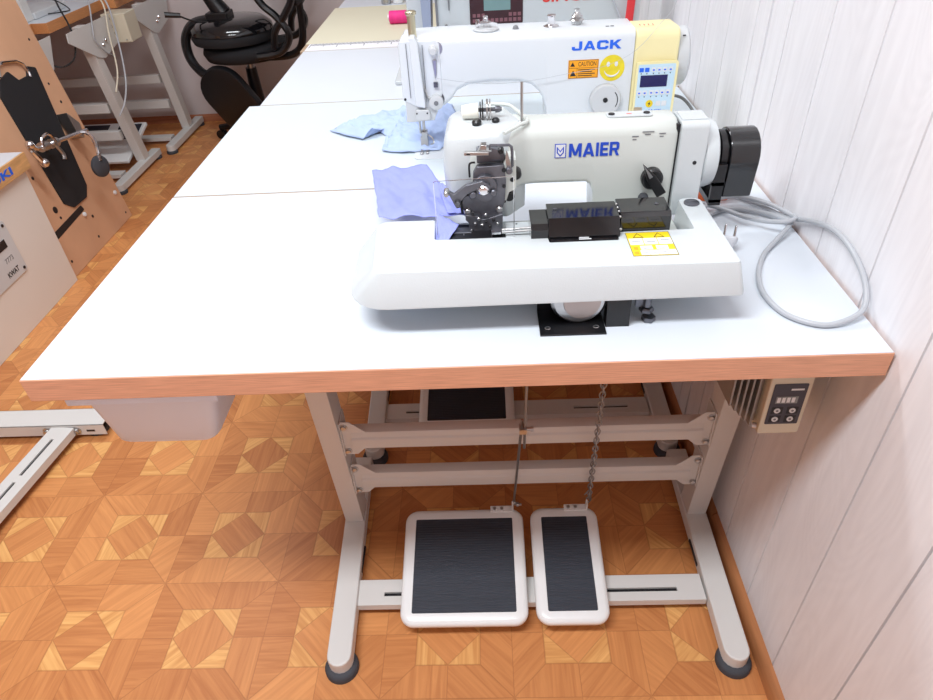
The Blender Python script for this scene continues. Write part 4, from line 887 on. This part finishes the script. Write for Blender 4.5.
# cables
def cable(label, pts, r, m_):
    b = MB(); b.tube(spline(pts), r, 8); o = b.build('cable', m_, None); tag(o, label, 'cable', None); return o
cable('black cable looping over the edge of the oak-edged table', [(-1.42, 2.86, .15), (-1.33, 2.72, .05), (-1.28, 2.66, -.02), (-1.262, 2.63, -.09), (-1.27, 2.58, -.16), (-1.31, 2.52, -.18), (-1.36, 2.5, -.15)], .004, 'bcord')
cable('grey cable hanging down in front of the gusset plate', [(-1.33, 2.98, .12), (-1.27, 2.89, .03), (-1.235, 2.78, -.06), (-1.235, 2.76, -.12), (-1.235, 2.82, -.19), (-1.25, 2.90, -.22)], .0035, 'cord')
cable('beige cable hanging lowest behind the leaning table leg', [(-1.33, 3.02, .10), (-1.215, 2.95, .02), (-1.20, 2.91, -.155), (-1.19, 2.83, -.326), (-1.19, 2.74, -.415), (-1.22, 2.70, -.47)], .0045, 'cord')
cable('pale cable hanging beside the beige switch box', [(-1.34, 2.99, .09), (-1.225, 2.93, .02), (-1.215, 2.87, -.12), (-1.20, 2.80, -.27), (-1.21, 2.73, -.36)], .004, 'beige')
cable('thin black cable lying across the oak-edged tabletop', [(-1.50, 2.85, .08), (-1.42, 2.88, .04), (-1.36, 2.86, .004), (-1.37, 2.80, .0045), (-1.44, 2.76, .005)], .003, 'bcord')

# ------------------------------------------------------------------ brown board leaning on its end, with knee lifter
br = thing('upright_board', 'brown fibreboard tabletop standing on end with black pad on it', 'board', (-1.1, 1.95, FL))
def bp(y, h, off=0):          # point on the board: y along, h up along the board, off = out of its face
    a = math.radians(7.5); return Vector((-1.092 - h * math.sin(a) + off * math.cos(a), y, FL + h * math.cos(a) + off * math.sin(a)))
def bprism(name, pts, t0, t1, m_, par=br, bev=0):
    b = MB(); b.loft([[bp(p[0], p[1], t) for p in pts] for t in (t0, t1)]); return b.build(name, m_, par, bevel=bev)
bprism('board_panel', [(1.66, 0.001), (2.25, 0.001), (2.25, 1.10), (1.66, 1.10)], -.03, 0, 'mdf', bev=.001)
bprism('black_pad', round_poly([(1.847, .256), (1.893, .217), (2.001, .215), (2.044, .253), (2.138, .735), (2.09, .752), (2.06, .722), (2.0, .722), (1.965, .765), (1.90, .75), (1.85, .70)], .008, 3), 0, .006, 'ovelvet')
b = MB(); b.tube([bp(y, h, .009) for y, h in ((1.90, .76), (1.925, .795), (1.957, .80), (2.037, .785), (2.068, .765), (2.078, .735), (2.07, .715))], .006, 8); b.build('wire_loop', 'chrome', br)
for y, h, r in ((2.20, .83, .005), (2.185, .579, .006), (2.17, .66, .005), (1.767, .407, .007), (1.782, .26, .014), (1.786, .222, .006), (1.975, .134, .007), (2.212, .035, .005), (1.70, .06, .006), (1.94, .05, .006)):
    b = MB(); b.cyl(bp(y, h, .0), bp(y, h, .0012), r, n=14); b.build('drill_hole', 'ink', br)
for y, h in ((2.21, .14), (1.93, .165)):
    b = MB(); b.lathe([(.010, 0), (.010, .006), (.007, .008)], bp(y, h, 0), (1, 0, .13), 12); b.build('plug_cap', 'white', br)
bprism('groove', round_poly([(1.70, .195), (1.94, .205), (1.95, .18), (1.70, .165)], .006, 3), 0, .001, 'ink')
# knee lifter
kl = thing('knee_lifter', 'chrome knee lifter bracket with round dark pad on the brown board', 'bracket', tuple(bp(1.95, .42, .01)))
b = MB(); b.cyl(bp(1.80, .505, .06), bp(2.16, .452, .06), .009, n=12); b.build('shaft', 'chrome', kl)
for y, h in ((1.85, .497), (1.915, .487)):
    b = MB(); b.cyl(bp(y, h, .006), bp(y, h, .06), .009, n=12); b.lathe([(.019, -.02), (.019, .02)], bp(y, h, .058), (0, .99, -.14), 16); b.build('bearing', 'steel', kl)
b = MB(); b.tube(spline([bp(1.80, .505, .06), bp(1.76, .53, .065), bp(1.765, .49, .07), bp(1.78, .455, .07)]), .010, 8); b.ball(tuple(bp(1.785, .452, .07)), .018); b.ball(tuple(bp(1.765, .533, .07)), .017); b.build('crank', 'chrome', kl)
b = MB(); b.tube(spline([bp(1.90, .49, .07), bp(1.91, .44, .075), bp(1.90, .42, .075)]), .008, 8); b.build('clamp_screw', 'steel', kl)
b = MB(); b.loft([[bp(y, h, t) for y, h in ((2.10, .55), (2.15, .49), (2.13, .43), (2.10, .45))] for t in (.0, .055)]); b.build('bracket_plate', 'steel', kl, bevel=.002)
b = MB(); b.tube(spline([bp(1.83, .50, .07), bp(1.842, .53, .075), bp(1.89, .53, .075), bp(1.91, .49, .075)]), .006, 8); b.build('lever', 'chrome', kl)
b = MB(); b.tube(spline([bp(2.10, .462, .06), bp(2.12, .45, .08), bp(2.10, .42, .11), bp(2.065, .38, .12), bp(2.05, .345, .12)]), .008, 8); b.build('pad_arm', 'chrome', kl)
b = MB(); b.lathe([(.034, 0), (.046, .004), (.046, .014), (.036, .02)], bp(2.05, .322, .10), (.95, -.25, .1), 26); b.build('knee_pad', 'rubber', kl)

# white cabinet with wood-edged top
cb = thing('white_cabinet', 'white side panel cabinet with wood-edged top and blue lettering at left edge', 'cabinet', (-1.4, 1.3, FL))
b = MB(); b.bx(-1.10, -1.072, .70, 1.646, FL + .0005, -.325); b.bx(-1.60, -1.10, 1.62, 1.646, FL + .0005, -.325); b.build('side_panel', 'whiteboard', cb, bevel=.001)
b = MB(); b.bx(-1.62, -1.052, .68, 1.662, -.325, -.266); b.build('top_edge', mat('knotty_wood_edge', (206, 160, 108), .5, var=.22, vscale=14, stretch=(3, 1, 5)), cb, bevel=.001)
b = MB(); b.bx(-1.615, -1.058, .685, 1.657, -.267, -.2645); b.build('top_surface', 'laminate', cb)
text('JUKI', (-1.0518, 1.40, -.315), (0, 1, 0), ZV, .155, .036, 'jblue', 'edge_lettering', cb, .001, bold=.03)
lp = plate((-1.0718, 1.20, -.62), (0, 1, 0), ZV, .215, .20, 'enamel_grey', 'label_plate', cb, .004, .012)
plate((-1.0676, 1.25, -.505), (0, 1, 0), ZV, .125, .03, 'ink', 'dark_window', lp, .001)
text('KWAT', (-1.0676, 1.31, -.600), (0, 1, 0), ZV, .065, .020, 'ink', 'plate_lettering', lp, .0006, bold=.02)
text('7773', (-1.0676, 1.33, -.553), (0, 1, 0), ZV, .045, .018, 'greyink', 'plate_lettering', lp, .0006)
for y, z in ((1.40, -.605), (1.40, -.435), (1.215, -.605)): b = MB(); b.cyl((-1.0678, y, z), (-1.0655, y, z), .006, n=10); b.build('plate_screw', 'ink', lp)

# ------------------------------------------------------------------ loose table stand at lower left
sd = thing('table_stand', 'white metal table stand base lying on floor at left edge', 'stand', (-.75, .6, FL))
z0, z1 = FL + .014, FL + .055
b = MB(); b.bx(-1.05, -.513, .704, .778, z1 - .003, z1); b.bx(-1.05, -.513, .704, .707, z0, z1); b.bx(-1.05, -.513, .775, .778, z0, z1); f1_ = b.build('foot', 'frame', sd, bevel=.001)
b = MB(); b.bx(-.57, -.545, .7032, .704, z0 + .014, z0 + .021); b.build('slot', 'ink', f1_)
Xr = Matrix.Translation((-.637, .704, 0)) @ Matrix.Rotation(math.radians(-8), 4, 'Z')
b = MB(); b.X = Xr
W2 = .036; b.bx(-W2, -.005, -.62, 0, z0 + .01, z0 + .034); b.bx(.005, W2, -.62, 0, z0 + .01, z0 + .034)
for a_, c_ in ((-.05, 0), (-.215, -.19), (-.41, -.38), (-.62, -.56)): b.bx(-.0051, .0051, a_, c_, z0 + .01, z0 + .034)
pb = b.build('pedal_bar', 'frame', sd)
b = MB(); b.X = Xr; b.bx(-.0048, .0048, -.60, -.04, z0 + .027, z0 + .029); b.build('slot_shade', 'fabricblack', pb)  # added dark strip, imitates the shade inside this bar's slots
for x in (-.60, -.69):
    b = MB(); b.lathe([(.014, 0), (.014, .003), (.009, .004), (.009, .011), (.005, .012)], (x, .704, z0 + .02), (0, -1, 0), 12); b.build('bolt', 'steel', sd)
b = MB(); b.X = Xr; b.bx(-.35, .05, -.70, -.62, z0, z1); b.build('foot', 'frame', sd, bevel=.003)
b = MB(); b.X = Xr; b.lathe([(.03, 0), (.03, .012), (.026, .016)], (.02, -.66, FL), (0, 0, 1)); b.build('rubber_cap', 'rubber', sd)
for x in (-1.02, -.56): b = MB(); b.lathe([(.03, 0), (.03, .012), (.026, .016)], (x, .741, FL), (0, 0, 1)); b.build('rubber_cap', 'rubber', sd)
cs = thing('castor_wheel', 'small metal castor with black wheel at the left edge of floor', 'castor', (-.66, .33, FL))
b = MB(); b.cyl((-.672, .33, FL + .025), (-.652, .33, FL + .025), .025, n=24); b.build('wheel', 'rubber', cs)
b = MB(); b.prism(round_poly([(.305, FL + .03), (.345, FL + .02), (.36, FL + .06), (.31, FL + .062)], .005, 3), 'x', -.678, -.674); b.prism(round_poly([(.305, FL + .03), (.345, FL + .02), (.36, FL + .06), (.31, FL + .062)], .005, 3), 'x', -.650, -.646); b.bx(-.678, -.646, .308, .358, FL + .058, FL + .063); b.build('fork', 'steel', cs)

# ------------------------------------------------------------------ swivel chairs
ch = thing('swivel_chair', 'black swivel chair with loop armrests standing by back wall', 'chair', (-.72, 3.22, FL))
cx, cy = -.655, 3.22; zs = -.295
def ell(cx, cy, rx, ry, z, n=28, tilt=0): return [(cx + rx * math.cos(2 * PI * k / n), cy + ry * math.sin(2 * PI * k / n), z + tilt * math.cos(2 * PI * k / n)) for k in range(n)]
b = MB(); b.loft([ell(cx, cy, .16, .16, zs - .045), ell(cx, cy, .22, .21, zs - .035), ell(cx, cy, .235, .225, zs), ell(cx, cy, .225, .215, zs + .03), ell(cx, cy, .16, .16, zs + .042)]); b.build('seat', 'fabricblack', ch, angle=60)
b = MB(); b.cyl((cx, cy, zs - .04), (cx, cy, zs - .10), .022, n=16); b.build('gas_piston', 'steel', ch)
b = MB(); b.lathe([(.035, 0), (.04, .06), (.034, .22), (.030, .30)], (cx, cy, zs - .40), (0, 0, 1)); b.build('column_sleeve', 'chairblack', ch)
hz = FL + .10
for k in range(5):
    a = 2 * PI * k / 5 + PI - .25; ex, ey = cx + .31 * math.cos(a), cy + .31 * math.sin(a)
    b = MB(); b.tube([(cx + .02 * math.cos(a), cy + .02 * math.sin(a), hz), (cx + .15 * math.cos(a), cy + .15 * math.sin(a), hz - .012), (ex, ey, hz - .035)], [.03, .024, .018], 8); lg = b.build('base_arm', 'chairblack', ch)
    b = MB(); s_ = Vector((-math.sin(a), math.cos(a), 0)); c = Vector((ex, ey, FL + .026))
    for q_ in (-.022, .008): b.cyl(c + s_ * q_, c + s_ * (q_ + .014), .026, n=18)
    b.cyl(c, c + Vector((0, 0, .045)), .007, n=8); b.build('castor', 'chairblack', lg)
# loop armrests and backrest of the upright chair
for yy in (-.20, .20):
    b = MB(); b.tube(spline([(cx + .12, cy + yy, zs), (cx + .25, cy + yy, zs + .02), (cx + .31, cy + yy, zs + .10), (cx + .26, cy + yy, zs + .19), (cx + .20, cy + yy, zs + .25), (cx + .16, cy + yy, zs + .34), (cx + .17, cy + yy, zs + .44), (cx + .26, cy + yy, zs + .47), (cx + .36, cy + yy, zs + .42), (cx + .36, cy + yy, zs + .28), (cx + .31, cy + yy, zs + .20), (cx + .24, cy + yy, zs + .12), (cx + .22, cy + yy, zs + .04)]), .027, 8, rz=.7); b.build('armrest', 'chairblack', ch)
b = MB(); b.tube(spline([(cx + .1, cy, zs - .05), (cx + .26, cy, zs - .04), (cx + .33, cy, zs + .05), (cx + .345, cy, zs + .3)]), .02, 8); b.build('back_bar', 'chairblack', ch)
b = MB(); b.prism(round_poly([(cy - .19, zs + .22), (cy + .19, zs + .22), (cy + .20, zs + .56), (cy - .20, zs + .56)], .08, 6), 'x', cx + .33, cx + .37); b.build('backrest', 'fabricblack', ch, bevel=.01, seg=3)
# upside-down chair
ic = thing('swivel_chair', 'black swivel chair resting upside down on the upright chair seat', 'chair', (-.74, 3.2, zs + .04))
ix, iy, iz = -.70, 3.2, zs + .075
b = MB(); b.loft([ell(ix, iy, .16, .17, iz - .028), ell(ix, iy, .215, .21, iz - .02), ell(ix, iy, .225, .22, iz + .01), ell(ix, iy, .21, .205, iz + .035)], ); b.build('seat_cushion', 'fabricblack', ic, angle=60)
b = MB(); b.loft([ell(ix, iy, .222, .215, iz + .030), ell(ix, iy, .218, .212, iz + .055), ell(ix, iy, .18, .175, iz + .085), ell(ix, iy, .09, .09, iz + .095)]); b.build('seat_shell', 'gloss_black', ic, angle=60)
b = MB(); b.bx(ix - .11, ix + .01, iy - .06, iy + .06, iz + .085, iz + .125); b.build('tilt_mechanism', 'chairblack', ic, bevel=.008)
b = MB(); b.tube([(ix - .03, iy, iz + .11), (ix - .06, iy - .0, iz + .16), (ix - .085, iy, iz + .22), (ix - .087, iy, iz + .221), (ix - .14, iy, iz + .36), (ix - .17, iy, iz + .44)], [.05, .044, .044, .036, .034, .03], 14); b.build('column', 'chairblack', ic)
b = MB(); b.tube(spline([(ix - .05, iy - .05, iz + .08), (ix - .14, iy - .12, iz + .10), (ix - .22, iy - .16, iz + .145)]), .005, 6); b.tube([(ix - .20, iy - .15, iz + .138), (ix - .27, iy - .18, iz + .15)], [.012, .014], 8); b.build('tilt_lever', 'chairblack', ic)
b = MB(); b.tube(spline([(ix - .10, iy - .02, iz + .09), (ix - .20, iy - .02, iz + .07), (ix - .255, iy - .04, iz - .0), (ix - .25, iy - .06, iz - .10), (ix - .18, iy - .10, iz - .17), (ix - .08, iy - .12, iz - .19)]), .036, 10, rz=.7); b.build('back_bar', 'chairblack', ic)
b = MB(); b.X = Matrix.Translation((ix - .045, iy - .13, iz - .31)) @ Matrix.Rotation(math.radians(58), 4, 'Y') @ Matrix.Rotation(math.radians(18), 4, 'X')
b.loft([[(p[0] * f, y, p[1] * f) for p in round_poly([(-.20, -.15), (.20, -.15), (.20, .15), (-.20, .15)], .13, 6)] for y, f in ((-.028, .82), (-.022, .95), (0, 1), (.02, .95))]); b.build('backrest', 'chairblack', ic, angle=50)

# ------------------------------------------------------------------ light
def area(name, loc, sx, sy, power, col, rot=(0, 0, 0)):
    l = bpy.data.lights.new(name, 'AREA'); l.shape = 'RECTANGLE'; l.size = sx; l.size_y = sy; l.energy = power; l.color = col
    o = bpy.data.objects.new(name, l); C.objects.link(o); o.location = loc; o.rotation_euler = rot; return o
area('ceiling_lamp', (.1, -.52, 1.70), 1.3, .3, 43, (.91, .955, 1))
area('ceiling_lamp', (-.2, 1.5, 1.70), 1.3, .3, 27, (.91, .955, 1))
w = bpy.data.worlds.new('world'); bpy.context.scene.world = w; w.use_nodes = True
w.node_tree.nodes['Background'].inputs[0].default_value = (.8, .85, 1, 1); w.node_tree.nodes['Background'].inputs[1].default_value = .3

# ------------------------------------------------------------------ camera
cam = bpy.data.cameras.new('camera'); co = bpy.data.objects.new('camera', cam); C.objects.link(co)
cam.sensor_width = 36; cam.lens = 653.85 / 933 * 36; cam.clip_start = .02
co.location = (.6623, -.6930, .5706); co.rotation_euler = (.90687, .049376, .010049)
S = bpy.context.scene; S.camera = co
S.view_settings.view_transform = 'Standard'; S.view_settings.look = 'None'; S.view_settings.gamma = 1; S.view_settings.exposure = 0.3
S.cycles.max_bounces = 8; S.cycles.diffuse_bounces = 5
